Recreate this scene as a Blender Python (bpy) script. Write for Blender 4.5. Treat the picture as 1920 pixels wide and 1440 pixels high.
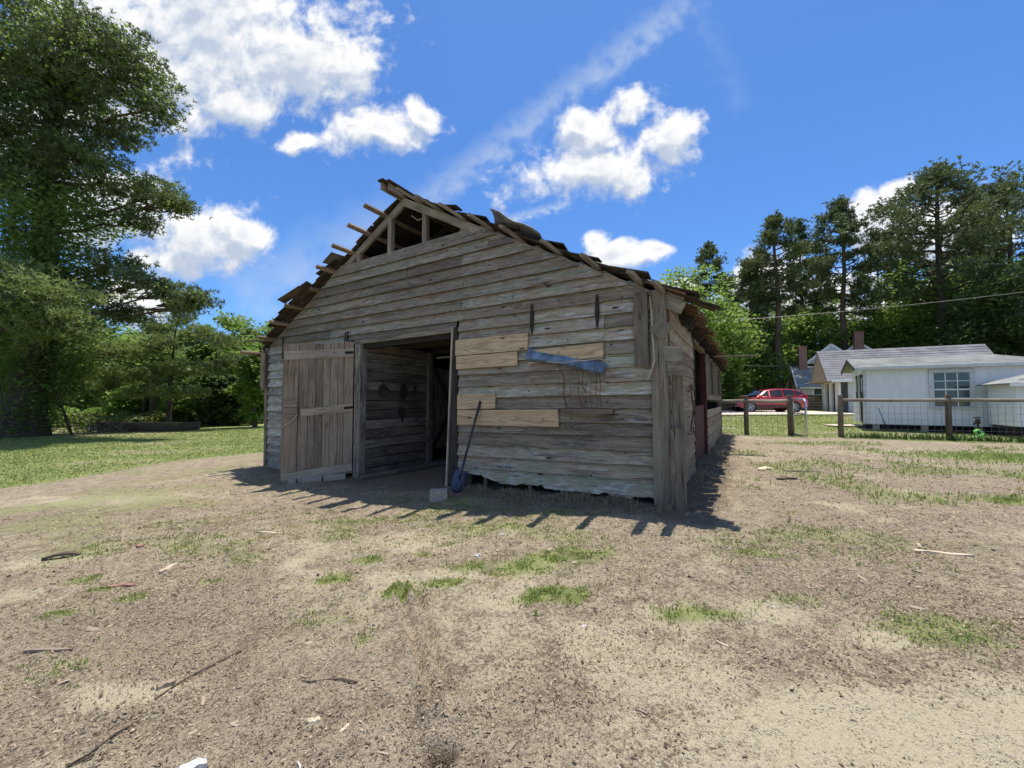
import bpy, math, random
import numpy as np
from mathutils import Vector, Matrix

for o in list(bpy.data.objects):
    bpy.data.objects.remove(o)
scene = bpy.context.scene
COL = scene.collection

# ------------------------------------------------------------------ camera, sky, sun, exposure
FPX, HC, PITCH = 725.0, 1.25, math.atan(30 / 725.0)
cam_d = bpy.data.cameras.new('camera')
cam_d.sensor_width = 36.0
cam_d.lens = 36.0 * FPX / 1920.0
cam_d.clip_start, cam_d.clip_end = 0.05, 3000
cam = bpy.data.objects.new('camera', cam_d)
COL.objects.link(cam)
cam.location = (0, 0, HC)
cam.rotation_euler = (math.pi / 2 + PITCH, 0, 0)
scene.camera = cam

SUN_EL, SUN_AZ = math.radians(76.5), math.atan2(0.265, 0.964)   # azimuth from +Y towards +X
sun_d = bpy.data.lights.new('sun', 'SUN')
sun_d.energy, sun_d.angle, sun_d.color = 4.8, math.radians(0.53), (1.0, 0.94, 0.85)
sun = bpy.data.objects.new('sun', sun_d)
COL.objects.link(sun)
sv = Vector((math.cos(SUN_EL) * math.sin(SUN_AZ), math.cos(SUN_EL) * math.cos(SUN_AZ), math.sin(SUN_EL)))
sun.rotation_euler = sv.to_track_quat('Z', 'Y').to_euler()
sun.location = sv * 60

scene.view_settings.view_transform = 'Standard'
scene.view_settings.look = 'None'
scene.view_settings.gamma = 1.0
scene.view_settings.use_curve_mapping = False
scene.view_settings.exposure = 0.36
scene.render.engine = 'CYCLES'
scene.cycles.max_bounces = 5
scene.cycles.diffuse_bounces = 3
scene.cycles.use_adaptive_sampling = True
scene.cycles.adaptive_threshold = 0.03
scene.cycles.transparent_max_bounces = 8


def ray(px, py):
    """world direction seen at a photograph pixel (used to lay out the distance of far things)"""
    a, b = (px - 960) / FPX, (720 - py) / FPX
    return np.array([a, math.cos(PITCH) - b * math.sin(PITCH), math.sin(PITCH) + b * math.cos(PITCH)])


def at(px, py, depth):
    r = ray(px, py)
    return np.array([0, 0, HC]) + r * (depth / r[1])


class NT:
    """small helper round a node tree"""
    def __init__(self, tree):
        self.t = tree

    def n(self, typ, ins=None, **kw):
        nd = self.t.nodes.new(typ)
        for k, v in kw.items():
            setattr(nd, k, v)
        for k, v in (ins or {}).items():
            s = nd.inputs[k]
            if isinstance(v, bpy.types.NodeSocket):
                self.t.links.new(v, s)
            else:
                s.default_value = v
        return nd

    def m(self, op, a, b=None, c=None, clamp=False):
        nd = self.t.nodes.new('ShaderNodeMath')
        nd.operation, nd.use_clamp = op, clamp
        for i, v in enumerate((a, b, c)):
            if v is None:
                continue
            if isinstance(v, bpy.types.NodeSocket):
                self.t.links.new(v, nd.inputs[i])
            else:
                nd.inputs[i].default_value = v
        return nd.outputs[0]

    def ss(self, v, lo, hi, a=0.0, b=1.0):
        nd = self.n('ShaderNodeMapRange', {'Value': v, 'From Min': lo, 'From Max': hi, 'To Min': a, 'To Max': b})
        nd.interpolation_type = 'SMOOTHSTEP'
        return nd.outputs[0]

    def mix(self, f, a, b, blend='MIX'):
        nd = self.t.nodes.new('ShaderNodeMix')
        nd.data_type, nd.blend_type = 'RGBA', blend
        for i, v in ((0, f), (6, a), (7, b)):
            if isinstance(v, bpy.types.NodeSocket):
                self.t.links.new(v, nd.inputs[i])
            else:
                if i and len(v) == 3:
                    v = (*v, 1)
                nd.inputs[i].default_value = v
        return nd.outputs[2]

    def noise(self, vec, scale, detail=4, rough=0.55, dist=0.0, dim='3D'):
        nd = self.n('ShaderNodeTexNoise', {'Scale': scale, 'Detail': detail, 'Roughness': rough, 'Distortion': dist})
        nd.noise_dimensions = dim
        if vec is not None:
            self.t.links.new(vec, nd.inputs['Vector'])
        return nd.outputs['Fac']

    def mapping(self, vec, scale=(1, 1, 1), loc=(0, 0, 0), rot=(0, 0, 0), typ='POINT'):
        nd = self.n('ShaderNodeMapping', {'Vector': vec, 'Scale': scale, 'Location': loc, 'Rotation': rot})
        nd.vector_type = typ
        return nd.outputs[0]


# ---- world: Nishita sky with cumulus and a cirrus band laid out by direction
SKY_K = 0.099
world = bpy.data.worlds.new('World')
scene.world = world
world.use_nodes = True
world.cycles.sampling_method = 'MANUAL'
world.cycles.sample_map_resolution = 256
wt = NT(world.node_tree)
wt.t.nodes.clear()
sky = wt.n('ShaderNodeTexSky', sky_type='NISHITA', sun_disc=False, sun_elevation=SUN_EL,
           sun_rotation=SUN_AZ, altitude=60, air_density=1.0, dust_density=0.35, ozone_density=2.2)
skyc = wt.mix(1.0, sky.outputs[0], (0.58, 0.93, 1.35), 'MULTIPLY')
tc = wt.n('ShaderNodeTexCoord')
DIR = tc.outputs['Generated']
sp = wt.n('ShaderNodeSeparateXYZ', {0: DIR})
ymax = wt.m('MAXIMUM', sp.outputs[1], 0.03)
PU = wt.m('DIVIDE', sp.outputs[0], ymax)
PW = wt.m('DIVIDE', sp.outputs[2], ymax)


def uw(px, py):
    r = ray(px, py)
    return r[0] / r[1], r[2] / r[1]


# (px, py, half width, half height, tilt) of the cumulus puffs, in photograph pixels -> directions
PUFFS = [(390, 60, 300, 190, 0), (230, 120, 220, 180, 0), (575, 115, 150, 105, 0), (650, 130, 105, 62, -.3), (430, 200, 120, 62, 0),
         (60, 240, 200, 150, 0), (712, 240, 88, 48, .1), (565, 262, 60, 26, .3), (785, 215, 28, 36, .6),
         (380, 455, 118, 78, .1), (320, 495, 100, 52, 0), (455, 440, 50, 42, 0),
         (1105, 318, 140, 66, .12), (1100, 262, 100, 58, .6), (1180, 330, 70, 62, 0), (1180, 205, 64, 42, .35),
         (1252, 256, 64, 50, .3), (1160, 478, 80, 22, .12), (1225, 462, 36, 14, 0), (1110, 455, 26, 24, -.6),
         (1690, 362, 50, 26, .4), (1640, 425, 60, 62, .5), (1810, 430, 190, 75, .15), (1500, 585, 130, 60, 0), (1440, 540, 70, 80, 0),
         (1730, 560, 190, 70, 0), (190, 380, 130, 90, 0), (1265, 545, 55, 22, 0), (240, 560, 120, 60, 0),
         (1090, 235, 44, 40, 0)]


WARP = wt.n('ShaderNodeTexNoise', {'Vector': wt.n('ShaderNodeCombineXYZ', {0: PU, 1: PW}).outputs[0], 'Scale': 6.0, 'Detail': 1.0, 'Roughness': 0.5}, noise_dimensions='2D')
WSP = wt.n('ShaderNodeSeparateColor', {0: WARP.outputs['Color']})
WU = wt.m('MULTIPLY_ADD', WSP.outputs[0], 0.05, wt.m('SUBTRACT', PU, 0.025))
WW = wt.m('MULTIPLY_ADD', WSP.outputs[1], 0.045, wt.m('SUBTRACT', PW, 0.0225))


def cloud_density(du, dw, det):
    u = wt.m('ADD', WU, du) if du else WU
    w = wt.m('ADD', WW, dw) if dw else WW
    P = wt.n('ShaderNodeCombineXYZ', {0: u, 1: w, 2: 1.0}).outputs[0]
    n1 = wt.noise(P, 5.0, det, 0.58, dim='2D')
    n2 = wt.noise(P, 17.0, det, 0.60, dim='2D')
    cur = None
    for (px, py, rx, ry, an) in PUFFS:
        c = uw(px, py)
        ca, sa = math.cos(an), math.sin(an)
        ka = np.array((ca, sa)) / (rx / FPX)
        kb = np.array((-sa, ca)) / (ry / FPX)
        a = wt.n('ShaderNodeVectorMath', {0: P, 1: (ka[0], ka[1], -ka[0] * c[0] - ka[1] * c[1])}, operation='DOT_PRODUCT').outputs['Value']
        b = wt.n('ShaderNodeVectorMath', {0: P, 1: (kb[0], kb[1], -kb[0] * c[0] - kb[1] * c[1])}, operation='DOT_PRODUCT').outputs['Value']
        q = wt.m('MULTIPLY_ADD', a, a, wt.m('MULTIPLY', b, b))
        cur = q if cur is None else wt.m('MINIMUM', cur, q)
    d = wt.m('SUBTRACT', 1.22, wt.m('SQRT', cur))
    d = wt.m('MAXIMUM', d, -1.4)
    d = wt.m('ADD', d, wt.m('MULTIPLY', wt.m('SUBTRACT', n1, 0.50), 1.9))
    return wt.m('ADD', d, wt.m('MULTIPLY', wt.m('SUBTRACT', n2, 0.5), 1.25))


d0 = cloud_density(0, 0, 6)
d1 = cloud_density(0.010, 0.045, 3)
front = wt.ss(sp.outputs[1], 0.12, 0.2)
a_cu = wt.m('MULTIPLY', wt.ss(d0, 0.0, 0.70), front)
# unseen cumulus beyond the view, thickened to make the shade light less blue
side_n = wt.noise(DIR, 3.2, 5, 0.6)
absu = wt.m('ABSOLUTE', PU)
outside = wt.m('MAXIMUM', wt.ss(absu, 1.35, 1.75), wt.m('SUBTRACT', 1.0, front))
a_side = wt.m('MULTIPLY', wt.m('MULTIPLY', wt.ss(side_n, 0.51, 0.64), outside), wt.ss(sp.outputs[2], 0.02, 0.2))
a_all = wt.m('MAXIMUM', a_cu, a_side)
# cirrus band
P0 = wt.n('ShaderNodeCombineXYZ', {0: PU, 1: PW}).outputs[0]


def band(x0, y0, x1, y1, hw, k, seed):
    c0, c1 = uw(x0, y0), uw(x1, y1)
    mid = ((c0[0] + c1[0]) / 2, (c0[1] + c1[1]) / 2, 0)
    L = math.hypot(c1[0] - c0[0], c1[1] - c0[1]) / 2
    an = math.atan2(c1[1] - c0[1], c1[0] - c0[0])
    q = wt.mapping(P0, (L, hw / FPX, 1), mid, (0, 0, an), 'TEXTURE')
    s = wt.n('ShaderNodeSeparateXYZ', {0: q})
    st = wt.noise(wt.mapping(q, (.8 * L / (hw / FPX), .8, 1), (seed, 0, 0)), 1.3, 4, 0.5, dim='2D')
    wob = wt.m('MULTIPLY', wt.m('SUBTRACT', st, 0.5), 1.5)
    ey = wt.m('ABSOLUTE', wt.m('ADD', s.outputs[1], wob))
    al = wt.m('MULTIPLY', wt.ss(ey, 1.25, 0.0), wt.ss(wt.m('ABSOLUTE', s.outputs[0]), 1.1, 0.75))
    al = wt.m('MULTIPLY', al, wt.ss(st, 0.05, 0.80))
    return wt.m('MULTIPLY', al, k)


a_ci = band(520, 590, 1330, -30, 38, 0.46, 3.1)
for b_ in (band(420, 560, 760, 400, 70, 0.36, 8.7), band(940, 415, 1075, 380, 12, 0.6, 1.9), band(1290, -20, 1400, 210, 34, 0.09, 5.5), band(480, 600, 560, 470, 60, .35, 2.2)):
    a_ci = wt.m('MAXIMUM', a_ci, b_)
a_ci = wt.m('MULTIPLY', a_ci, front)
shade = wt.ss(wt.m('SUBTRACT', d0, d1), -0.45, 0.5)
thick = wt.ss(d0, 0.8, 1.7)
shade = wt.m('MULTIPLY', shade, wt.m('SUBTRACT', 1.0, wt.m('MULTIPLY', thick, 0.55)))
cl_col = wt.mix(shade, (0.52, 0.60, 0.74), (1.0, 1.0, 1.0))
bg_sky = wt.n('ShaderNodeBackground', {'Color': skyc, 'Strength': SKY_K})
bg_ci = wt.n('ShaderNodeBackground', {'Color': (0.80, 0.90, 1.0, 1), 'Strength': 0.68})
bg_cu = wt.n('ShaderNodeBackground', {'Color': cl_col, 'Strength': 0.80})
bg_far = wt.n('ShaderNodeBackground', {'Color': (0.86, 0.91, 1.0, 1), 'Strength': 1.0})
mx1 = wt.n('ShaderNodeMixShader', {0: a_ci, 1: bg_sky.outputs[0], 2: bg_ci.outputs[0]})
mx2 = wt.n('ShaderNodeMixShader', {0: a_all, 1: mx1.outputs[0], 2: bg_cu.outputs[0]})
mxs = wt.n('ShaderNodeMixShader', {0: a_side, 1: bg_sky.outputs[0], 2: bg_far.outputs[0]})
inw = wt.m('MULTIPLY', wt.m('GREATER_THAN', sp.outputs[1], 0.12), wt.m('MULTIPLY', wt.m('LESS_THAN', absu, 1.75), wt.m('LESS_THAN', PW, 1.6)))
mx3 = wt.n('ShaderNodeMixShader', {0: inw, 1: mxs.outputs[0], 2: mx2.outputs[0]})
wt.n('ShaderNodeOutputWorld', {'Surface': mx3.outputs[0]})

# ------------------------------------------------------------------ mesh helpers
RNG = np.random.default_rng(11)
random.seed(5)


def hash01(xi, yi, seed):
    h = (xi.astype(np.int64) * 374761393 + yi.astype(np.int64) * 668265263 + seed * 982451653) & 0xffffffff
    h = ((h ^ (h >> 13)) * 1274126177) & 0xffffffff
    h = ((h ^ (h >> 16)) * 2246822519) & 0xffffffff
    return (h ^ (h >> 15)) / 4294967295.0


def vnoise(x, y, seed=0):
    x, y = np.asarray(x, float), np.asarray(y, float)
    xi, yi = np.floor(x), np.floor(y)
    fx, fy = x - xi, y - yi
    fx, fy = fx * fx * (3 - 2 * fx), fy * fy * (3 - 2 * fy)
    a, b = hash01(xi, yi, seed), hash01(xi + 1, yi, seed)
    c, d = hash01(xi, yi + 1, seed), hash01(xi + 1, yi + 1, seed)
    return (a * (1 - fx) + b * fx) * (1 - fy) + (c * (1 - fx) + d * fx) * fy


def fbm(x, y, seed=0, oct=4):
    s, a, t = 0, 0.5, 0
    for i in range(oct):
        s = s + a * vnoise(x * 2 ** i, y * 2 ** i, seed + i * 17)
        t += a
        a *= 0.55
    return s / t


def sstep(x, a, b):
    t = np.clip((x - a) / (b - a), 0, 1)
    return t * t * (3 - 2 * t)


def gz(x, y):
    """height of the ground"""
    x, y = np.asarray(x, float), np.asarray(y, float)
    s = -0.5 * (1 - np.exp(-np.maximum(0, 1.2 - x) * 0.16))
    return s + 0.36 * sstep(y, 14, 26) * sstep(x, 2, 9)


def G(x, y, dz=0.0):
    return (x, y, float(gz(x, y)) + dz)


def link(name, me, mat, parent=None):
    o = bpy.data.objects.new(name, me)
    COL.objects.link(o)
    if mat is not None and not me.materials:
        me.materials.append(mat)
    if parent is not None:
        o.parent = parent
    return o


def fast_mesh(name, V, Fc, smooth=False):
    V, Fc = np.asarray(V, np.float32), np.asarray(Fc, np.int32)
    me = bpy.data.meshes.new(name)
    me.vertices.add(len(V))
    me.vertices.foreach_set('co', V.ravel())
    k = Fc.shape[1]
    me.loops.add(Fc.size)
    me.loops.foreach_set('vertex_index', Fc.ravel())
    me.polygons.add(len(Fc))
    me.polygons.foreach_set('loop_start', np.arange(0, Fc.size, k, dtype=np.int32))
    me.polygons.foreach_set('loop_total', np.full(len(Fc), k, np.int32))
    if smooth:
        me.polygons.foreach_set('use_smooth', np.ones(len(Fc), bool))
    me.update(calc_edges=True)
    return me


class MB:
    """collects boxes, tubes and sheets, then links them as one mesh object"""
    def __init__(self):
        self.v, self.f, self.uv = [], [], []

    def quad_mesh(self, vs, fs, uvs=None):
        b = len(self.v)
        self.v += [tuple(map(float, p)) for p in vs]
        for i, f in enumerate(fs):
            self.f.append(tuple(b + k for k in f))
            self.uv.append(uvs[i] if uvs else [(0.0, 0.0)] * len(f))

    def box(self, c, size, rot=None):
        c, h = np.array(c, float), np.array(size, float) / 2
        P = [np.array((sx, sy, sz)) * h for sz in (-1, 1) for sy in (-1, 1) for sx in (-1, 1)]
        if rot is not None:
            P = [np.array(rot @ Vector(p)) for p in P]
        self._hexa([p + c for p in P], size)
        return self

    def _hexa(self, P, size=(1, 1, 1)):
        F = [(0, 2, 3, 1), (4, 5, 7, 6), (0, 1, 5, 4), (2, 6, 7, 3), (0, 4, 6, 2), (1, 3, 7, 5)]
        r = (random.random() * 20, random.random() * 20)
        P = [np.array(p, float) for p in P]
        uvs = []
        ex = P[1] - P[0]
        lx = np.linalg.norm(ex) + 1e-9
        ly = np.linalg.norm(P[2] - P[0]) + 1e-9
        lz = np.linalg.norm(P[4] - P[0]) + 1e-9
        ax = int(np.argmax((lx, ly, lz)))
        for f in F:
            q = []
            for k in f:
                co = ((k & 1) * lx, (k >> 1 & 1) * ly, (k >> 2 & 1) * lz)
                oth = [co[i] for i in range(3) if i != ax]
                q.append((r[0] + co[ax], r[1] + oth[0] + oth[1]))
            uvs.append(q)
        self.quad_mesh(P, F, uvs)

    def hexa(self, P):
        self._hexa(P)
        return self

    def bar(self, a, b, w, h, up=(0, 0, 1)):
        """rectangular bar from a to b; w across, h along up"""
        a, b, up = np.array(a, float), np.array(b, float), np.array(up, float)
        L = b - a
        n = np.linalg.norm(L)
        L = L / n
        s = np.cross(L, up)
        s /= np.linalg.norm(s)
        u = np.cross(s, L)
        P = []
        for k in range(8):
            e = b if k & 1 else a
            P.append(e + s * (w / 2 if k & 2 else -w / 2) + u * (h / 2 if k & 4 else -h / 2))
        self._hexa(P)
        return self

    def tube(self, pts, rad, n=6, cap=True):
        pts = [np.array(p, float) for p in pts]
        rad = rad if hasattr(rad, '__len__') else [rad] * len(pts)
        vs, fs, uvs = [], [], []
        prev = None
        ln = 0.0
        us = []
        for i, p in enumerate(pts):
            t = pts[min(i + 1, len(pts) - 1)] - pts[max(i - 1, 0)]
            t = t / (np.linalg.norm(t) + 1e-9)
            ref = prev if prev is not None else (np.array((0, 0, 1.0)) if abs(t[2]) < .9 else np.array((1.0, 0, 0)))
            a = ref - t * np.dot(ref, t)
            a /= np.linalg.norm(a) + 1e-9
            prev = a
            b = np.cross(t, a)
            if i:
                ln += np.linalg.norm(p - pts[i - 1])
            us.append(ln)
            for k in range(n):
                th = 2 * math.pi * k / n
                vs.append(p + rad[i] * (a * math.cos(th) + b * math.sin(th)))
        for i in range(len(pts) - 1):
            for k in range(n):
                k2 = (k + 1) % n
                fs.append((i * n + k, i * n + k2, (i + 1) * n + k2, (i + 1) * n + k))
                w = 2 * math.pi * rad[i] / n
                uvs.append([(us[i], k * w), (us[i], (k + 1) * w), (us[i + 1], (k + 1) * w), (us[i + 1], k * w)])
        if cap:
            fs.append(tuple(range(n - 1, -1, -1)))
            fs.append(tuple((len(pts) - 1) * n + k for k in range(n)))
            uvs += [[(0, 0)] * n, [(0, 0)] * n]
        self.quad_mesh(vs, fs, uvs)
        return self

    def prism(self, prof, a, b):
        """closed profile of 3-D offset points swept from a to b"""
        a, b = np.array(a, float), np.array(b, float)
        n = len(prof)
        vs = [a + np.array(p) for p in prof] + [b + np.array(p) for p in prof]
        fs = [tuple(range(n - 1, -1, -1)), tuple(range(n, 2 * n))]
        L = float(np.linalg.norm(b - a))
        uvs = [[(0, 0)] * n] * 2
        acc = 0
        for k in range(n):
            k2 = (k + 1) % n
            e = float(np.linalg.norm(np.array(prof[k2]) - np.array(prof[k])))
            fs.append((k, k2, n + k2, n + k))
            uvs.append([(0, acc), (0, acc + e), (L, acc + e), (L, acc)])
            acc += e
        self.quad_mesh(vs, fs, uvs)
        return self

    def mesh(self, name, smooth=False):
        me = bpy.data.meshes.new(name)
        me.from_pydata(self.v, [], self.f)
        lay = me.uv_layers.new(name='UVMap')
        flat = [c for q in self.uv for p in q for c in p]
        lay.data.foreach_set('uv', flat)
        if smooth:
            me.polygons.foreach_set('use_smooth', [True] * len(me.polygons))
        return me

    def build(self, name, mat, parent=None, smooth=False, bevel=0.0):
        o = link(name, self.mesh(name, smooth), mat, parent)
        if bevel:
            md = o.modifiers.new('bevel', 'BEVEL')
            md.width, md.segments, md.limit_method = bevel, 2, 'ANGLE'
        return o


def tag(o, label=None, cat=None, group=None, kind=None):
    for k, v in (('label', label), ('category', cat), ('group', group), ('kind', kind)):
        if v:
            o[k] = v
    return o


def thing(name, label, cat, loc=(0, 0, 0), rz=0.0, group=None):
    o = bpy.data.objects.new(name, None)
    COL.objects.link(o)
    o.empty_display_size = 0.2
    o.location = loc
    o.rotation_euler = (0, 0, rz)
    return tag(o, label, cat, group)


def plank(parent, name, mat, org, L, W, s0, s1, width, thick, warp=0.0, rag=0.0, seg=0.35, label=None, endrag=0.0, notch=None, edge=None):
    """a board: org + L*s + W*w; s0/s1 = (at bottom edge, at top edge); ragged lower edge if rag"""
    org, L, W = (np.array(q, float) for q in (org, L, W))
    L /= np.linalg.norm(L)
    Wn = W / np.linalg.norm(W)
    N = np.cross(L, Wn)
    s0 = s0 if hasattr(s0, '__len__') else (s0, s0)
    s1 = s1 if hasattr(s1, '__len__') else (s1, s1)
    ln = max(s1[0] - s0[0], s1[1] - s0[1])
    k = max(1, int(round(ln / seg)))
    r = random.Random(random.random())
    ph, u0, v0 = r.random() * 6, r.random() * 30, r.random() * 30
    m = MB()
    vs, uvp = [], []
    for i in range(k + 1):
        f = i / k
        bend = warp * math.sin(ph + f * 3.1 * (0.5 + ln / 3))
        e = (r.uniform(-endrag, endrag), r.uniform(-endrag, endrag)) if i in (0, k) else (0, 0)
        sb = s0[0] + (s1[0] - s0[0]) * f + e[0]
        st = s0[1] + (s1[1] - s0[1]) * f + e[1]
        low = r.random() ** 2 * rag if rag else r.uniform(-.002, .002)
        if notch:
            low += notch(sb)
        hi = width + r.uniform(-.002, .002)
        for (s, w, n) in ((sb, low, 0), (st, hi, 0), (st, hi, thick), (sb, low, thick)):
            vs.append(org + L * s + Wn * w + N * (n + bend))
            uvp.append((u0 + s, v0 + w + n))
    fs, uvs = [], []
    def fc(a):
        fs.append(a)
        uvs.append([uvp[q] for q in a])
    for i in range(k):
        a, b = i * 4, (i + 1) * 4
        for j in range(4):
            j2 = (j + 1) % 4
            fc((a + j, b + j, b + j2, a + j2))
    fc((0, 1, 2, 3))
    fc((k * 4 + 3, k * 4 + 2, k * 4 + 1, k * 4))
    m.quad_mesh(vs, fs, uvs)
    o = m.build(name, mat, parent)
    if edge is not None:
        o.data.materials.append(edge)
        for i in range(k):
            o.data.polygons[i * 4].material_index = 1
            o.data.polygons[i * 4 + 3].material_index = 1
    if label:
        o['label'] = label
    return o

# ------------------------------------------------------------------ materials
def new_mat(name):
    m = bpy.data.materials.new(name)
    m.use_nodes = True
    t = NT(m.node_tree)
    t.t.nodes.clear()
    return m, t


def finish(t, col, rough=0.8, bump=None, bdist=0.01, bstr=1.0, spec=0.3, metal=0.0, coat=0.0):
    ins = {'Base Color': col if isinstance(col, bpy.types.NodeSocket) else (*col, 1), 'Roughness': rough, 'Metallic': metal,
           'Specular IOR Level': spec, 'Coat Weight': coat}
    b = t.n('ShaderNodeBsdfPrincipled', ins)
    if bump is not None:
        bm = t.n('ShaderNodeBump', {'Height': bump, 'Distance': bdist, 'Strength': bstr})
        t.t.links.new(bm.outputs[0], b.inputs['Normal'])
    t.n('ShaderNodeOutputMaterial', {'Surface': b.outputs[0]})
    return b


def wood(name, dark, light, moss=0.0, paint=0.0, stain=0.3, knots=0.5, crack=0.6, vary=0.5, mosscol=(.15, .19, .10), paintcol=(.53, .52, .47), nails=0.0, tint=None, rings=0.0, flake=0.0):
    m, t = new_mat(name)
    uv = t.n('ShaderNodeTexCoord').outputs['UV']
    rnd = t.n('ShaderNodeObjectInfo').outputs['Random']
    wob = t.noise(uv, 2.2, 2, .5)
    uvw = t.n('ShaderNodeVectorMath', {0: uv, 1: t.n('ShaderNodeCombineXYZ', {1: t.m('MULTIPLY', wob, .05)}).outputs[0]}, operation='ADD').outputs[0]
    g1 = t.noise(t.mapping(uvw, (2.2, 70, 1)), 1.0, 6, .6)
    g2 = t.noise(t.mapping(uvw, (0.9, 16, 1)), 1.0, 4, .55)
    bl = t.noise(t.mapping(uv, (1.6, 4.5, 1)), 1.0, 5, .6)
    bl2 = t.noise(t.mapping(uv, (2.6, 7, 1), (7, 3, 0)), 1.0, 6, .65)
    f = t.m('ADD', t.m('MULTIPLY', g1, .36), t.m('ADD', t.m('MULTIPLY', g2, .36), t.m('MULTIPLY', bl, .40)))
    col = t.mix(t.ss(f, .38, .74), dark, light)
    hue = t.m('FRACT', t.m('MULTIPLY', rnd, 7.31))
    col = t.mix(t.m('MULTIPLY', t.ss(hue, .55, 1.0), .45), col, t.mix(.5, col, (light[0] * .78, light[1] * .62, light[2] * .5)))
    col = t.mix(t.m('MULTIPLY', t.ss(hue, .4, 0.0), .40), col, t.mix(.5, col, (light[0] * .62, light[1] * .70, light[2] * .62)))
    if rings:
        sv_ = t.n('ShaderNodeSeparateXYZ', {0: uv})
        nr = t.noise(t.mapping(uv, (.9, 5.0, 1)), 1.0, 2, .5)
        ph = t.m('ADD', t.m('MULTIPLY', sv_.outputs[1], 120.0), t.m('MULTIPLY', nr, 42.0))
        rg = t.ss(t.m('SINE', ph), .35, .95)
        col = t.mix(t.m('MULTIPLY', rg, rings), col, tuple(c * .72 for c in dark))
    if tint:
        col = t.mix(t.m('MULTIPLY', t.ss(bl, .42, .7), .7), col, tint)
    if paint:
        pt = t.noise(t.mapping(uv, (3.5, 28, 1), (2, 9, 0)), 1.0, 7, .7)
        pm = t.m('ADD', pt, t.m('MULTIPLY', t.m('SUBTRACT', bl2, .5), .7))
        pm = t.m('ADD', pm, t.m('MULTIPLY', t.m('SUBTRACT', rnd, .5), .10))
        col = t.mix(t.m('MULTIPLY', t.ss(pm, .54, .66), paint), col, paintcol)
    if moss:
        mm = t.m('ADD', bl, t.m('MULTIPLY', t.m('SUBTRACT', rnd, .5), .16))
        col = t.mix(t.m('MULTIPLY', t.ss(mm, .50, .68), moss), col, mosscol)
    if flake:
        nf = t.noise(t.mapping(uv, (6.5, 60, 1), (5, 2, 0)), 1.0, 5, .7)
        nfm = t.m('ADD', nf, t.m('MULTIPLY', t.m('SUBTRACT', bl2, .5), .35))
        col = t.mix(t.m('MULTIPLY', t.ss(nfm, .56, .62), flake), col, paintcol)
        col = t.mix(t.m('MULTIPLY', t.ss(nfm, .44, .37), flake), col, tuple(c * .45 for c in dark))
    if stain:
        col = t.mix(t.m('MULTIPLY', t.ss(bl2, .52, .75), stain), col, tuple(c * .35 for c in dark))
    if knots:
        vo = t.n('ShaderNodeTexVoronoi', {'Vector': t.mapping(uv, (2.2, 7, 1)), 'Scale': 1.0})
        kr = t.n('ShaderNodeSeparateColor', {0: vo.outputs['Color']}).outputs[0]
        kd = t.m('MULTIPLY', t.ss(vo.outputs['Distance'], .17, .05), t.ss(kr, .40, .41))
        col = t.mix(t.m('MULTIPLY', kd, knots), col, tuple(c * .28 for c in dark))
    ck = t.noise(t.mapping(uvw, (1.3, 42, 1), (4, 1, 0)), 1.0, 3, .5)
    ckm = t.ss(ck, .63, .67)
    col = t.mix(t.m('MULTIPLY', ckm, crack), col, tuple(c * .22 for c in dark))
    if nails:
        vn = t.n('ShaderNodeTexVoronoi', {'Vector': t.mapping(uv, (2.1, 13, 1), (.3, .1, 0)), 'Scale': 1.0, 'Randomness': .55})
        dd = t.n('ShaderNodeTexVoronoi', {'Vector': t.mapping(uv, (8, 10, 1)), 'Scale': 1.0, 'Randomness': 1.0})
        nm = t.m('MULTIPLY', t.ss(dd.outputs['Distance'], .15, .09), t.ss(t.n('ShaderNodeSeparateColor', {0: dd.outputs['Color']}).outputs[1], .72, .73))
        col = t.mix(t.m('MULTIPLY', nm, nails), col, (.025, .02, .018))
    v = t.m('ADD', 1 - vary / 2, t.m('MULTIPLY', rnd, vary))
    col = t.n('ShaderNodeVectorMath', {0: col, 1: t.n('ShaderNodeCombineXYZ', {0: v, 1: v, 2: v}).outputs[0]}, operation='MULTIPLY').outputs[0]
    h = t.m('SUBTRACT', t.m('ADD', t.m('MULTIPLY', g1, .5), t.m('MULTIPLY', g2, .5)), ckm)
    finish(t, col, .88, h, .004, .9, .15)
    return m


def plain(name, col, rough=.6, var=.15, scale=6, metal=0.0, spec=.4, bump=0.0, coat=0.0):
    m, t = new_mat(name)
    co = t.n('ShaderNodeTexCoord').outputs['Object']
    n = t.noise(co, scale, 6, .62)
    c = t.mix(t.ss(n, .3, .72), tuple(q * (1 - var) for q in col), tuple(min(1, q * (1 + var)) for q in col))
    finish(t, c, rough, n if bump else None, bump or .01, 1.0, spec, metal, coat)
    return m


def leafm(name, dark, light, trans=.35, rough=.5):
    m, t = new_mat(name)
    a = t.n('ShaderNodeAttribute', attribute_name='tint').outputs['Fac']
    c = t.mix(a, dark, light)
    d = t.n('ShaderNodeBsdfPrincipled', {'Base Color': c, 'Roughness': rough, 'Specular IOR Level': .35})
    tr = t.n('ShaderNodeBsdfTranslucent', {'Color': t.mix(.5, c, tuple(q * 1.5 for q in light))})
    mx = t.n('ShaderNodeMixShader', {0: trans, 1: d.outputs[0], 2: tr.outputs[0]})
    t.n('ShaderNodeOutputMaterial', {'Surface': mx.outputs[0]})
    return m


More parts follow.
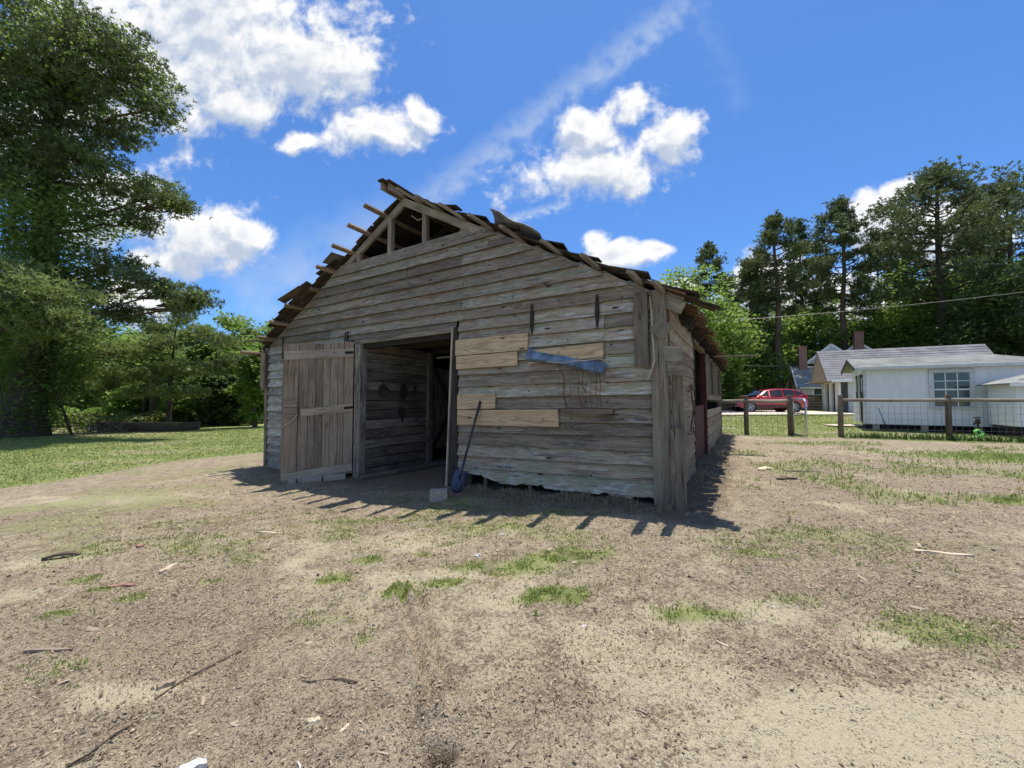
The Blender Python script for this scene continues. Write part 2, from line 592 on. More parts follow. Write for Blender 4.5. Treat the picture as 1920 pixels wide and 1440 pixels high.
M = {}
M['edge'] = wood('lap_shade_edge', (.022, .018, .014), (.06, .05, .04), stain=.3, knots=0)  # dark edge colour paints the lap shade between siding courses
M['siding'] = wood('weathered_siding', flake=.42, dark=(.13, .105, .080), light=(.52, .408, .29), vary=.75, moss=.6, paint=.7, stain=.75, knots=1.0, nails=1.0, mosscol=(.17, .21, .125))
M['gable'] = wood('gable_siding', flake=.34, dark=(.115, .089, .066), light=(.40, .308, .212), vary=.7, moss=.55, paint=.4, stain=.8, knots=1.0, nails=1.0, mosscol=(.17, .20, .125), tint=(.20, .165, .135))
M['left_siding'] = wood('flaking_siding', flake=.6, dark=(.13, .11, .09), light=(.52, .47, .40), moss=.2, paint=.8, stain=.9, knots=.8, nails=.6)
M['side_siding'] = wood('side_siding', (.15, .11, .075), (.38, .295, .20), moss=.25, paint=.3, stain=.45, knots=.7)
M['pine'] = wood('fresh_pine', (.42, .285, .16), (.64, .48, .305), rings=.6, moss=0, paint=0, stain=.2, knots=1.0, crack=.25, vary=.18, nails=.8)
M['door_wood'] = wood('door_planks', (.155, .112, .078), (.42, .33, .24), moss=.3, paint=.1, stain=.4, knots=.8, vary=.4, mosscol=(.18, .19, .11))
M['batten'] = wood('door_batten', (.31, .25, .185), (.58, .49, .38), moss=.15, paint=.1, stain=.35, knots=.5, nails=1.0)
M['post'] = wood('grey_post', (.09, .071, .052), (.30, .245, .178), moss=.4, paint=.12, stain=.4, knots=.6, crack=.95, mosscol=(.17, .18, .11))
M['rafter'] = wood('rafter_wood', (.12, .098, .073), (.34, .285, .215), moss=.1, paint=.1, stain=.4)
M['purlin'] = wood('purlin_wood', (.13, .10, .075), (.36, .29, .21), stain=.4, paint=.2)
M['shake'] = wood('old_backlit_shakes', (.028, .021, .017), (.10, .075, .055), stain=.5, knots=.2, moss=.1, vary=.6)  # darkened in colour so the shakes look backlit
M['shake_lit'] = wood('eave_shakes', (.09, .05, .03), (.29, .185, .115), stain=.4, knots=.2, moss=.05, vary=.7)  # lighter, lit copy of the shakes for the right eave
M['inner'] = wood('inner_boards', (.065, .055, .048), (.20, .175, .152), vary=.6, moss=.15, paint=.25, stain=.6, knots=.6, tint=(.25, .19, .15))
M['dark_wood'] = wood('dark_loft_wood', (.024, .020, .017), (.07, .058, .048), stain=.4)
M['fence_wood'] = wood('fence_wood', (.095, .072, .05), (.23, .185, .13), stain=.4, knots=.5)
M['fence_top'] = wood('fence_rail', (.22, .18, .14), (.46, .40, .33), stain=.25, knots=.4)
M['stick'] = wood('dead_wood', (.16, .12, .085), (.38, .31, .235), stain=.3)
M['bark'] = wood('pine_bark', (.05, .038, .03), (.15, .115, .085), stain=.4, crack=.9)
M['iron'] = plain('rusty_iron', (.035, .026, .022), .85, .4, 20, .2)
M['wire'] = plain('dull_wire', (.16, .15, .14), .55, .3, 8, .7)
M['rust_wire'] = plain('rusty_wire', (.10, .06, .04), .8, .3, 8, .2)
M['rope'] = plain('beige_cord', (.50, .42, .29), .9, .2, 14)
M['galv'] = plain('galvanised_sheet', (.15, .205, .265), .5, .5, 7, .3, .4)
M['galv_old'] = plain('dull_roof_metal', (.19, .18, .17), .55, .3, 6, .4)
M['concrete'] = plain('concrete', (.44, .40, .34), .9, .14, 14, bump=.004)
M['slab'] = plain('drive_concrete', (.58, .50, .40), .92, .12, 3, bump=.003)
M['block'] = plain('concrete_block', (.36, .315, .25), .92, .2, 30, bump=.006)
M['white'] = plain('white_painted_wood', (.86, .85, .83), .65, .05, 1.3)
M['trim'] = plain('weathered_white_trim', (.60, .60, .60), .75, .12, 9)
M['roof_grey'] = plain('grey_asphalt_shingle', (.23, .225, .232), .95, .25, 1.2, bump=.01)
M['roof_pale'] = plain('pale_asphalt_shingle', (.24, .25, .23), .95, .22, 1.6, bump=.01)
M['black'] = plain('black_void', (.012, .012, .013), .9, .2)
M['darkpaint'] = plain('dark_painted_wood', (.055, .05, .05), .6, .2)
M['warm_lit_soffit'] = plain('orange_lit_soffit', (.36, .27, .19), .8, .15, 3)  # warm light on the soffit put into its colour
M['glass'] = plain('window_glass', (.035, .06, .07), .06, .2, .8, spec=.9)
M['redpaint'] = plain('dark_red_paint', (.075, .018, .015), .8, .5, 7)
M['car_red'] = plain('metallic_red_paint', (.42, .018, .022), .25, .04, 2, .25, .5, coat=1.0)
M['car_grey'] = plain('dull_grey_paint', (.16, .17, .19), .35, .08, 2, .3, .5, coat=.6)
M['car_glass'] = plain('car_glass', (.012, .014, .017), .05, .1, 1, spec=.8)
M['rubber'] = plain('tyre_rubber', (.018, .018, .019), .85, .2, 10)
M['rim'] = plain('alloy_rim', (.55, .56, .58), .3, .06, 3, .8)
M['lamp_red'] = plain('red_lens', (.45, .02, .02), .2, .1, 4)
M['lamp_white'] = plain('clear_lens', (.65, .68, .70), .15, .1, 4)
M['shovel_blue'] = plain('worn_blue_steel', (.055, .07, .115), .55, .4, 16, .4)
M['shovel_handle'] = plain('dark_fibreglass_handle', (.035, .03, .04), .5, .3, 12)
M['hose'] = plain('bright_green_hose', (.22, .62, .12), .4, .08, 10)
M['bluepaint'] = plain('blue_plastic', (.10, .20, .36), .5, .15, 10)
M['foam'] = plain('dirty_white_plastic', (.52, .51, .48), .55, .25, 18)
M['pale_chip'] = wood('pale_split_wood', (.42, .34, .23), (.68, .58, .43), stain=.15, knots=.1)
M['rock'] = plain('grey_stone', (.22, .21, .19), .9, .3, 12, bump=.02)
M['red_bit'] = plain('faded_red_plastic', (.36, .17, .13), .7, .2, 12)
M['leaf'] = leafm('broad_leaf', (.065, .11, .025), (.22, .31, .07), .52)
M['leaf_bright'] = leafm('sunlit_leaf', (.10, .17, .03), (.24, .35, .07), .52)  # lighter leaf copy with sunlight put into the colour
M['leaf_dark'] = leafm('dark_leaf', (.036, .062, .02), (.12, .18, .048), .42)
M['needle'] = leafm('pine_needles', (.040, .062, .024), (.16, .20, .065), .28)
M['needle_lit'] = leafm('sunlit_pine_needles', (.075, .115, .03), (.24, .30, .09), .34)  # brighter needle copy, sunlit look painted in
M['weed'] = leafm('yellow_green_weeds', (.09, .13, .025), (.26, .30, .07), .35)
M['grass'] = leafm('lawn_blades', (.16, .21, .05), (.30, .36, .11), .4)
M['grass_lush'] = leafm('lush_weed_blades', (.13, .175, .045), (.29, .345, .10), .38)
M['dry'] = leafm('dry_grass_blades', (.16, .12, .07), (.42, .35, .22), .2)
M['crumb'] = leafm('soil_crumbs', (.09, .066, .045), (.40, .33, .215), .0, .95)
M['chips'] = leafm('wood_litter', (.06, .042, .03), (.42, .34, .245), .0, .9)


def brickm():
    m, t = new_mat('red_brick')
    co = t.n('ShaderNodeTexCoord').outputs['UV']
    b = t.n('ShaderNodeTexBrick', {'Vector': co, 'Color1': (.26, .085, .06, 1), 'Color2': (.17, .06, .045, 1), 'Mortar': (.33, .29, .25, 1), 'Scale': 1.0,
                                   'Brick Width': .22, 'Row Height': .075, 'Mortar Size': .01})
    finish(t, b.outputs['Color'], .9, b.outputs['Fac'], .006, -1)
    return m


def grooved(name, col):
    """painted plywood siding with vertical grooves every 0.2 m"""
    m, t = new_mat(name)
    co = t.n('ShaderNodeTexCoord').outputs['Object']
    s = t.n('ShaderNodeSeparateXYZ', {0: co})
    fr = t.m('FRACT', t.m('MULTIPLY', s.outputs[0], 5.0))
    gr = t.ss(t.m('ABSOLUTE', t.m('SUBTRACT', fr, .5)), .46, .5)
    st = t.noise(t.mapping(co, (6, 6, .7)), 1.2, 5, .6)
    c = t.mix(t.ss(st, .3, .75), tuple(q * .90 for q in col), col)
    c = t.mix(t.m('MULTIPLY', gr, .14), c, tuple(q * .5 for q in col))
    finish(t, c, .7, t.m('SUBTRACT', 1.0, gr), .003, .6)
    return m


M['brick'] = brickm()
M['t111'] = grooved('grooved_white_siding', (.86, .85, .84))


def groundm():
    m, t = new_mat('yard_soil')
    pos = t.n('ShaderNodeNewGeometry').outputs['Position']
    at_ = t.n('ShaderNodeAttribute', attribute_name='cover')
    s = t.n('ShaderNodeSeparateColor', {0: at_.outputs['Color']})
    gr, sand, mul = s.outputs[0], s.outputs[1], s.outputs[2]
    n0 = t.noise(pos, 1.1, 5, .6)
    n1 = t.noise(pos, 7, 6, .65)
    n2 = t.noise(pos, 38, 5, .65)
    n3 = t.noise(pos, 130, 3, .6)
    mixn = t.m('ADD', t.m('MULTIPLY', n1, .30), t.m('ADD', t.m('MULTIPLY', n2, .42), t.m('MULTIPLY', n3, .33)))
    c = t.mix(t.ss(mixn, .42, .64), (.185, .140, .096), (.53, .445, .315))
    sf = t.m('ADD', t.m('MULTIPLY', sand, 1.5), t.m('MULTIPLY', t.m('SUBTRACT', mixn, .55), 3.2))
    c = t.mix(t.ss(sf, .25, .95), c, t.mix(n2, (.44, .375, .245), (.60, .525, .365)))
    mf = t.m('ADD', mul, t.m('MULTIPLY', t.m('SUBTRACT', t.m('ADD', t.m('MULTIPLY', n2, .8), t.m('MULTIPLY', n1, .35)), .575), 3.6))
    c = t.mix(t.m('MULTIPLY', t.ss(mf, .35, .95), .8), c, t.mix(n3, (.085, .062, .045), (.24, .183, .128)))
    gf = t.m('ADD', t.m('MULTIPLY', gr, 1.35), t.m('MULTIPLY', t.m('SUBTRACT', t.m('ADD', t.m('MULTIPLY', n2, .5), t.m('MULTIPLY', n1, .5)), .5), 1.3))
    gcol = t.mix(t.ss(n1, .32, .68), (.165, .22, .055), (.30, .335, .11))
    gcol = t.mix(t.m('MULTIPLY', t.ss(n0, .52, .7), .45), gcol, (.33, .29, .14))
    c = t.mix(t.m('MULTIPLY', t.ss(gf, .30, .80), .85), c, gcol)
    # dark crumbs and pale chips too small to build
    vo = t.n('ShaderNodeTexVoronoi', {'Vector': pos, 'Scale': 75})
    k = t.n('ShaderNodeSeparateColor', {0: vo.outputs['Color']})
    cr = t.m('MULTIPLY', t.ss(vo.outputs['Distance'], .36, .18), t.ss(k.outputs[0], .66, .68))
    c = t.mix(t.m('MULTIPLY', cr, t.m('MULTIPLY_ADD', sand, -.36, .40)), c, (.085, .06, .045))
    cr2 = t.m('MULTIPLY', t.ss(vo.outputs['Distance'], .30, .16), t.ss(k.outputs[1], .88, .90))
    c = t.mix(t.m('MULTIPLY', cr2, .6), c, (.52, .45, .35))
    h = t.m('ADD', t.m('ADD', t.m('MULTIPLY', n1, .8), t.m('MULTIPLY', n2, .7)), t.m('ADD', t.m('MULTIPLY', n3, .35), t.m('MULTIPLY', cr, .25)))
    finish(t, c, .95, h, .045, 1.0, .1)
    return m


M['ground'] = groundm()

# ------------------------------------------------------------------ ground
GRASS = [(.26, 2.71, .19, .11, 1.1), (-.77, 2.84, .14, .09, 1.0), (-.48, 2.96, .16, .07, .9), (-1.41, 3.11, .15, .08, .9), (-1.26, 3.43, .13, .07, .9),
         (-.81, 3.5, .13, .08, .6), (.47, 3.29, .42, .17, .80), (.13, 3.13, .30, .16, .65), (-.28, 3.2, .28, .14, .6), (.3, 3.85, .7, .28, .34),
         (1.95, 3.22, .25, .11, .6), (1.1, 2.38, .26, .11, .6), (2.36, 2.13, .42, .2, .6), (6.12, 4.83, .4, .2, 1.0), (10.9, 8.5, 1.9, .75, 1.05),
         (5.2, 4.7, .5, .2, .4), (-1.7, 4.72, 1.2, .22, .45), (.1, 4.45, .9, .17, .40), (-4.4, 4.9, 1.3, .35, .34), (-3.0, 5.2, .9, .3, .25), (-6.0, 4.9, 1.6, .5, .4),
         (-3.2, 2.75, .12, .06, 1.0), (-2.85, 3.0, .12, .06, .9), (-3.3, 3.15, .12, .06, .9), (-2.5, 3.3, .14, .05, .8), (-3.6, 3.3, .2, .1, .7), (-1.2, 2.6, .3, .2, .35), (-2.4, 2.2, .35, .2, .3),
         (-.85, 2.35, .1, .1, .5), (3.1, 3.0, .4, .2, .25), (1.75, 2.55, .3, .1, .4), (5.5, 6.6, .8, .4, .3), (8.2, 7.5, 1.2, .5, .3)]
SAND = [(1.35, 1.50, .75, .28, .95), (2.2, 1.55, .8, .3, .9), (1.55, 2.36, .28, .18, .7), (1.92, 2.07, .25, .1, .9), (.85, 1.85, .35, .22, .6), (.55, 1.55, .3, .2, .5), (-1.9, 1.97, .36, .11, .9),
        (-1.9, 1.55, .5, .12, .5), (2.5, 5.4, .3, .9, .9), (3.6, 6.9, .4, 1.6, .6), (9.0, 9.5, 1.1, .35, .7), (5.0, 8.6, 1.2, 1.0, .5), (-6.5, 6.3, 2.6, .55, .6), (-1.0, 3.85, .8, .35, .6),
        (-.95, 2.5, .55, .4, .4), (-.1, 2.3, .45, .5, .4), (4.8, 3.6, .9, .25, .5), (-23.5, 20.3, 3, .8, 1.0), (-3.6, 4.3, 1.2, .25, .35), (.6, 2.6, .4, .3, .3), (3.4, 2.6, .6, .25, .4), (-9, 6.5, 2, .5, .4)]
MULCH = [(-1.8, 1.7, 2.2, .7, .40), (-.4, 1.5, 1.2, .5, .35), (3.6, 4.1, 1.8, 1.0, .42), (5.2, 5.8, 2.4, 1.2, .35), (-1, 5.7, 4, .55, .5), (.35, 1.9, .5, .35, .35), (1.2, 1.75, .25, .18, .6), (2.9, 2.3, .9, .4, .35), (-2.6, 2.9, 1.2, .6, .3),
         (-4.5, 3.3, 1.4, .6, .25), (-1.3, 4.05, 1.0, .3, .2), (1.0, 2.15, .3, .15, .4)]


def blobs(x, y, L, seed, k=.9):
    wx = x + (fbm(x * 2.1, y * 2.1, seed) - .5) * .5 * np.minimum(1.5, .3 + np.abs(y) * .12)
    wy = y + (fbm(x * 2.1 + 9, y * 2.1, seed + 3) - .5) * .4 * np.minimum(1.5, .3 + np.abs(y) * .12)
    s = np.zeros_like(x)
    for (a, b, rx, ry, st) in L:
        q = ((wx - a) / rx) ** 2 + ((wy - b) / ry) ** 2
        s = np.maximum(s, st * np.exp(-q * k))
    return s


def cover(x, y):
    g = blobs(x, y, GRASS, 3)
    xb = np.interp(y, [0, 5, 7.2, 9.7, 12.6, 15, 18], [-9.8, -9.4, -9.4, -9.3, -7.6, -5, 3])
    lawn = sstep(xb - x + (fbm(x * .9, y * .9, 21) - .5) * 1.6, -.35, .75)
    yl = 13.2 - .4 * (x - 8.5)
    lawn2 = sstep(y - yl + (fbm(x * .8, y * .8, 31) - .5) * 1.4, -.2, .5) * sstep(x, 5.5, 7.5) * .74
    far = sstep(y, 15, 18) * .8
    dry = fbm(x * .35, y * .8, 41)
    lw = np.maximum(np.maximum(lawn, lawn2), far)
    g = np.maximum(g, lw * (1 - .6 * sstep(dry, .52, .66)))
    tree = np.exp(-(((x + 22) / 9) ** 2 + ((y - 19.5) / 2.2) ** 2))
    g = g * (1 - .75 * tree)
    sand = blobs(x, y, SAND, 5)
    mul = blobs(x, y, MULCH, 8)
    base = fbm(x * 1.3, y * 1.3, 51)
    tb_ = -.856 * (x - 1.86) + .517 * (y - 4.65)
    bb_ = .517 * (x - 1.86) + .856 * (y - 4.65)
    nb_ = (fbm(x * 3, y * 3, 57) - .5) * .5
    foot = sstep(bb_ + nb_, -.85, -.35) * sstep(tb_ + nb_, -.75, -.35) * (tb_ < 9.4) * (bb_ < 11.5)  # dark soil on floor and wall foot, also deepening the barn's shade in colour
    g = np.maximum(g, .40 * sstep(fbm(x * .8, y * 1.2, 95), .42, .68) * sstep(y, 2.0, 4.0))
    sand = np.maximum(sand, .55 * sstep(base, .55, .75))
    mul = np.maximum(mul, 1.6 * np.exp(-(((x + .27) / .055) ** 4 + ((y - 1.535) / .036) ** 4)))  # dark patch painted into the burrow to deepen its shade
    sand = sand * (1 - np.exp(-(((x + .27) / .1) ** 2 + ((y - 1.535) / .08) ** 2)))
    mul = np.maximum(mul * .85, .36 * sstep(fbm(x * 1.1, y * 1.1, 61), .5, .72))
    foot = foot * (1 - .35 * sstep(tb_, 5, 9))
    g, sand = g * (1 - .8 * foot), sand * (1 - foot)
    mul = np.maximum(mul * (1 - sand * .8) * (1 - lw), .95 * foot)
    return np.clip(g, 0, 1), np.clip(sand * (1 - lw), 0, 1), np.clip(mul, 0, 1), lw


def micro(x, y):
    near = np.exp(-np.maximum(0, np.hypot(x, y - 2) - 4) * .12)
    h = (fbm(x * 1.2, y * 1.2, 71) - .5) * .07 + (fbm(x * 6, y * 6, 72) - .5) * .038 + (fbm(x * 22, y * 22, 73) - .5) * .018
    h = h * near
    # tyre rut running away from the viewer and the burrow in the foreground
    for (x0, y0, x1, y1, dd) in ((-.33, 1.75, -.82, 2.9, .045), (-.26, 1.72, -.70, 2.9, .035)):
        tt = np.clip(((x - x0) * (x1 - x0) + (y - y0) * (y1 - y0)) / ((x1 - x0) ** 2 + (y1 - y0) ** 2), 0, 1)
        q = np.hypot(x - x0 - tt * (x1 - x0), y - y0 - tt * (y1 - y0))
        w = .6 + .8 * vnoise(x * 7, y * 7, 5)
        h = h - dd * w * np.exp(-(q / .022) ** 2) + dd * .8 * w * np.exp(-((q - .05) / .025) ** 2)
    h = h - .11 * np.exp(-(((x + .27) / .050) ** 4 + ((y - 1.535) / .032) ** 4))
    h = h + .02 * np.exp(-(((x + .27) / .09) ** 2 + ((y - 1.60) / .04) ** 2))
    return h


def gfull(x, y):
    return gz(x, y) + micro(np.asarray(x, float), np.asarray(y, float))


def grow(a, b, step, lim, ratio):
    core = np.linspace(a, b, int((b - a) / step) + 1)
    out, s, p = [], step, b
    while p < lim:
        s *= ratio
        p += s
        out.append(p)
    lo, s, p = [], step, a
    while p > -lim:
        s *= ratio
        p -= s
        lo.append(p)
    return np.concatenate([lo[::-1], core, out])


gx = grow(-3.4, 3.4, .022, 700, 1.062)
gy = grow(.9, 4.2, .02, 700, 1.07)
XX, YY = np.meshgrid(gx, gy)
xf, yf = XX.ravel(), YY.ravel()
zf = gfull(xf, yf)
nx, ny = len(gx), len(gy)
ii = (np.arange(ny - 1)[:, None] * nx + np.arange(nx - 1)[None, :]).ravel()
gme = fast_mesh('ground', np.stack([xf, yf, zf], 1), np.stack([ii, ii + 1, ii + nx + 1, ii + nx], 1), True)
cg, cs, cm, clw = cover(xf, yf)
ca = gme.attributes.new('cover', 'FLOAT_COLOR', 'POINT')
ca.data.foreach_set('color', np.stack([cg, cs, cm, np.ones_like(cg)], 1).astype(np.float32).ravel())
tag(link('ground', gme, M['ground']), kind='structure')


def set_tint(me, per_vert):
    a = me.attributes.new('tint', 'FLOAT', 'POINT')
    a.data.foreach_set('value', np.clip(per_vert, 0, 1).astype(np.float32))


def blades(name, x, y, hgt, wid, mat, lean=.5, tint=None, z0=None):
    n = len(x)
    z = gfull(x, y) - .004 if z0 is None else z0
    th = RNG.uniform(0, 2 * np.pi, n)
    ln = RNG.uniform(0, lean, n)
    ph = RNG.uniform(0, 2 * np.pi, n)
    b = np.stack([np.cos(th), np.sin(th), np.zeros(n)], 1) * (wid / 2)[:, None]
    p = np.stack([x, y, z], 1)
    mid = p + np.stack([np.cos(ph) * ln * hgt * .35, np.sin(ph) * ln * hgt * .35, hgt * .6], 1)
    tip = p + np.stack([np.cos(ph) * ln * hgt, np.sin(ph) * ln * hgt, hgt * (1.05 - .45 * ln)], 1)
    V = np.stack([p - b, p + b, mid + b * .8, tip, mid - b * .8], 1).reshape(-1, 3)
    i = np.arange(n) * 5
    F = np.concatenate([np.stack([i, i + 1, i + 2, i + 4], 1)])
    T = np.stack([i + 4, i + 2, i + 3, i + 3], 1)
    me = bpy.data.meshes.new(name)
    Vf = V.astype(np.float32)
    me.vertices.add(len(Vf))
    me.vertices.foreach_set('co', Vf.ravel())
    li = np.concatenate([F.ravel(), T[:, :3].ravel()]).astype(np.int32)
    me.loops.add(len(li))
    me.loops.foreach_set('vertex_index', li)
    me.polygons.add(2 * n)
    me.polygons.foreach_set('loop_start', np.concatenate([np.arange(n) * 4, 4 * n + np.arange(n) * 3]).astype(np.int32))
    me.polygons.foreach_set('loop_total', np.concatenate([np.full(n, 4), np.full(n, 3)]).astype(np.int32))
    me.update(calc_edges=True)
    tt = RNG.random(n) if tint is None else tint
    set_tint(me, np.repeat(tt, 5))
    return link(name, me, mat)


def sample(n, x0, x1, y0, y1, fn, pw=1.0):
    """draw ground points by a 0..1 density, through a grid of cells"""
    k = 520
    cx, cy = np.meshgrid((np.arange(k) + .5) / k, (np.arange(k) + .5) / k)
    X, Y = (x0 + (x1 - x0) * cx).ravel(), (y0 + (y1 - y0) * cy).ravel()
    w = fn(X, Y) * cy.ravel() ** (1 / pw - 1)
    i = RNG.choice(k * k, n, p=w / w.sum())
    return X[i] + RNG.uniform(-.5, .5, n) * (x1 - x0) / k, Y[i] + RNG.uniform(-.5, .5, n) * (y1 - y0) / k


def in_barn(x, y):
    dx, dy = x - 1.86, y - 4.65
    t = -.856 * dx + .517 * dy
    b = .517 * dx + .856 * dy
    return (t > -.15) & (t < 9.2) & (b > -.1) & (b < 11.5)


def patch_d(x, y):
    c = cover(x, y)
    return np.where(in_barn(x, y), 0, np.clip(c[0] * (1 - c[3]) - .04, 0, 1) ** 1.35 * sstep(vnoise(x * 14, y * 14, 8) * .6 + vnoise(x * 37, y * 37, 9) * .5, .42, .78))


def lawn_d(x, y):
    c = cover(x, y)
    return np.where(in_barn(x, y), 0, c[0] * c[3])


# foreground weeds, and the fine short grass of the patches
x, y = sample(19000, -4.5, 3.5, 1.4, 5.6, patch_d)
s = RNG.uniform(.6, 1.25, len(x))
tag(blades('patch_grass', x, y, .024 * s, .0062 * s * (1 + .10 * y), M['grass_lush'], 1.2), 'bright green weeds and grass in scattered patches on the bare soil', 'grass', kind='stuff')
x, y = sample(9000, 3.0, 14, 4.0, 11.5, patch_d)
s = RNG.uniform(.6, 1.25, len(x))
tag(blades('patch_grass', x, y, .06 * s, .016 * s, M['grass'], 1.0), 'yellowish green grass patches in the yard before the post and rail fence', 'grass', kind='stuff')
# lush tufts
tx, ty, tz = [], [], []
for (cx_, cy_, rr, nn, hh) in ((.26, 2.71, .13, 420, .055), (-.77, 2.84, .09, 220, .045), (-.48, 2.97, .10, 150, .04), (-1.41, 3.11, .10, 160, .04), (.42, 3.2, .06, 90, .06), (.15, 2.45, .03, 40, .05), (-3.2, 2.75, .07, 110, .05),
                               (-2.85, 3.0, .07, 80, .05), (6.12, 4.83, .2, 260, .08), (.55, 3.3, .3, 260, .035), (1.95, 3.22, .18, 120, .04), (-3.3, 3.16, .07, 70, .05), (-1.26, 3.43, .09, 110, .035)):
    nn = int(nn * .55)
    a, r = RNG.uniform(0, 6.28, nn), rr * .62 * np.abs(RNG.normal(0, 1, nn))
    tx.append(cx_ + 1.3 * r * np.cos(a)); ty.append(cy_ + .8 * r * np.sin(a)); tz.append(hh * .8 * RNG.uniform(.3, 1.25, nn) * np.exp(-r / rr * .5))
tx, ty, tz = map(np.concatenate, (tx, ty, tz))
tag(blades('weed_tufts', tx, ty, tz, .18 * tz, M['grass_lush'], 1.1), 'dense bright green weed tufts standing on the bare ground', 'weeds', kind='stuff')
# lawns
x, y = sample(80000, -24, -5, 6, 24, lawn_d, 1.3)
s = RNG.uniform(.6, 1.3, len(x)) * (1 + .035 * y)
tag(blades('lawn_grass', x, y, .026 * s, .018 * s, M['grass'], 1.1, RNG.random(len(x)) * .55 + .5 * fbm(x * .5, y * .9, 77)), 'mown green lawn left of the barn', 'lawn', kind='stuff')
x, y = sample(26000, 5.5, 24, 12.3, 23.5, lawn_d, 1.0)
s = RNG.uniform(.6, 1.3, len(x)) * (1 + .03 * y)
tag(blades('lawn_grass', x, y, .028 * s, .02 * s, M['grass'], 1.1, RNG.random(len(x)) * .6 + .45 * fbm(x * .6, y * .9, 78)), 'patchy mown lawn between the fence and the driveway', 'lawn', kind='stuff')
# dead stubble
x, y = sample(9000, -5, 6.5, 1.1, 7.5, lambda x, y: np.where(in_barn(x, y), 0, sstep(fbm(x * 2.3, y * 2.3, 91), .5, .75)), 1.3)
s = RNG.uniform(.5, 1.3, len(x))
tag(blades('dry_stubble', x, y, .018 * s, .004 * s * (1 + .2 * y), M['dry'], 2.2), 'dead brown grass stubble over the yard', 'dry grass', kind='stuff')


def litter(name, n, x0, x1, y0, y1, fn, l0, l1, pw, label, tint=None, mat='chips', fat=.35, wmin=.10, wmax=.42):
    x, y = sample(n, x0, x1, y0, y1, fn, pw)
    n = len(x)
    ln = RNG.uniform(l0, l1, n) * (.45 + RNG.random(n) ** 3 * 1.2)
    wd = ln * RNG.uniform(wmin, wmax, n)
    th = RNG.uniform(0, np.pi * 2, n)
    tl = RNG.normal(0, .22, n)
    rl = RNG.normal(0, .3, n)
    z = gfull(x, y) + .002 + RNG.random(n) * .004
    a = np.stack([np.cos(th) * np.cos(tl), np.sin(th) * np.cos(tl), np.sin(tl)], 1) * (ln / 2)[:, None]
    b = np.stack([-np.sin(th) * np.cos(rl), np.cos(th) * np.cos(rl), np.sin(rl)], 1) * (wd / 2)[:, None]
    p = np.stack([x, y, z], 1)
    up = np.stack([np.zeros(n), np.zeros(n), wd * fat], 1)
    V = np.stack([p - a - b * .6, p + a * .9 - b, p + a + b * .5, p - a * .85 + b, p + up], 1).reshape(-1, 3)
    i = np.arange(n) * 5
    F = np.concatenate([np.stack([i, i + 1, i + 4], 1), np.stack([i + 1, i + 2, i + 4], 1), np.stack([i + 2, i + 3, i + 4], 1), np.stack([i + 3, i, i + 4], 1)])
    me = fast_mesh(name, V, F)
    set_tint(me, np.repeat(RNG.random(n) ** 1.5 if tint is None else tint(n), 5))
    return tag(link(name, me, M[mat]), label, 'litter', kind='stuff')


def lit_d(x, y):
    c = cover(x, y)
    return np.where(in_barn(x, y), 0, np.clip(.16 + 1.1 * c[2] - .5 * c[1] - .3 * c[0], .02, 1))


litter('wood_litter', 27000, -3.6, 3.6, 1.05, 3.2, lit_d, .006, .021, 1.0, 'fine bark and wood crumbs strewn over the foreground soil')
litter('wood_litter', 22000, -6.5, 8.5, 2.6, 9.5, lit_d, .012, .036, 1.0, 'scattered wood chips and leaf bits in the yard around the barn')
litter('wood_litter', 260, -3.0, 3.5, 1.1, 4.2, lit_d, .03, .065, 1.0, 'larger pale chips and dead leaves on the foreground soil', lambda n: RNG.uniform(.5, 1, n))

cr_d = lambda x, y: np.where(in_barn(x, y), 0, np.clip(.18 + sstep(fbm(x * 1.7, y * 1.7, 111), .4, .7) - .8 * cover(x, y)[1], .05, 2))
litter('soil_crumbs', 36000, -3.4, 3.4, 1.05, 3.4, cr_d, .003, .011, 1.0, 'loose crumbs of soil over the foreground', None, 'crumb', .75, .6, 1.0)
litter('soil_crumbs', 24000, -7, 8, 2.8, 9.5, cr_d, .008, .022, 1.0, 'loose clods of soil over the yard', None, 'crumb', .6, .6, 1.0)
# dead weeds and rubbish along the foot of the barn front and right side
n = 2600
tt = RNG.uniform(-.1, 3.2, n)
bb = -.10 - np.abs(RNG.normal(0, .12, n))
x, y = 1.86 - .856 * tt + .517 * bb, 4.65 + .517 * tt + .856 * bb
tag(blades('wall_weeds', x, y, RNG.uniform(.02, .13, n) * sstep(vnoise(tt * 5, tt * 0, 3), .2, .8), np.full(n, .008), M['dry'], 1.6), 'dead weeds along the foot of the barn front wall', 'weeds', kind='stuff')
n = 2200
bb = RNG.uniform(0, 11, n)
tt = -.08 - np.abs(RNG.normal(0, .13, n))
x, y = 1.86 - .856 * tt + .517 * bb, 4.65 + .517 * tt + .856 * bb
tag(blades('wall_weeds', x, y, RNG.uniform(.03, .2, n) * sstep(vnoise(bb * 3, bb * 0, 6), .2, .8), np.full(n, .01), M['dry'], 1.6), 'dead weeds along the foot of the barn side wall', 'weeds', kind='stuff')

# ------------------------------------------------------------------ barn (local x to the right along the front wall, y to the back)
BX, BY, BR = 1.86, 4.65, math.radians(-31.1)
barn = thing('barn', 'weathered grey clapboard barn with open gable and one open plank door', 'barn', (BX, BY, 0), BR)
XA, YA, ZA = (1, 0, 0), (0, 1, 0), (0, 0, 1)
SL = .545
CS, SN = 1 / math.hypot(1, SL), SL / math.hypot(1, SL)


def zr(t):
    return 5.0 - SL * abs(t - 4.5)


def blocal(x, y):
    """world ground height under a point of the barn frame"""
    c, s = math.cos(BR), math.sin(BR)
    return float(gz(BX + c * x - s * y, BY + s * x + c * y))


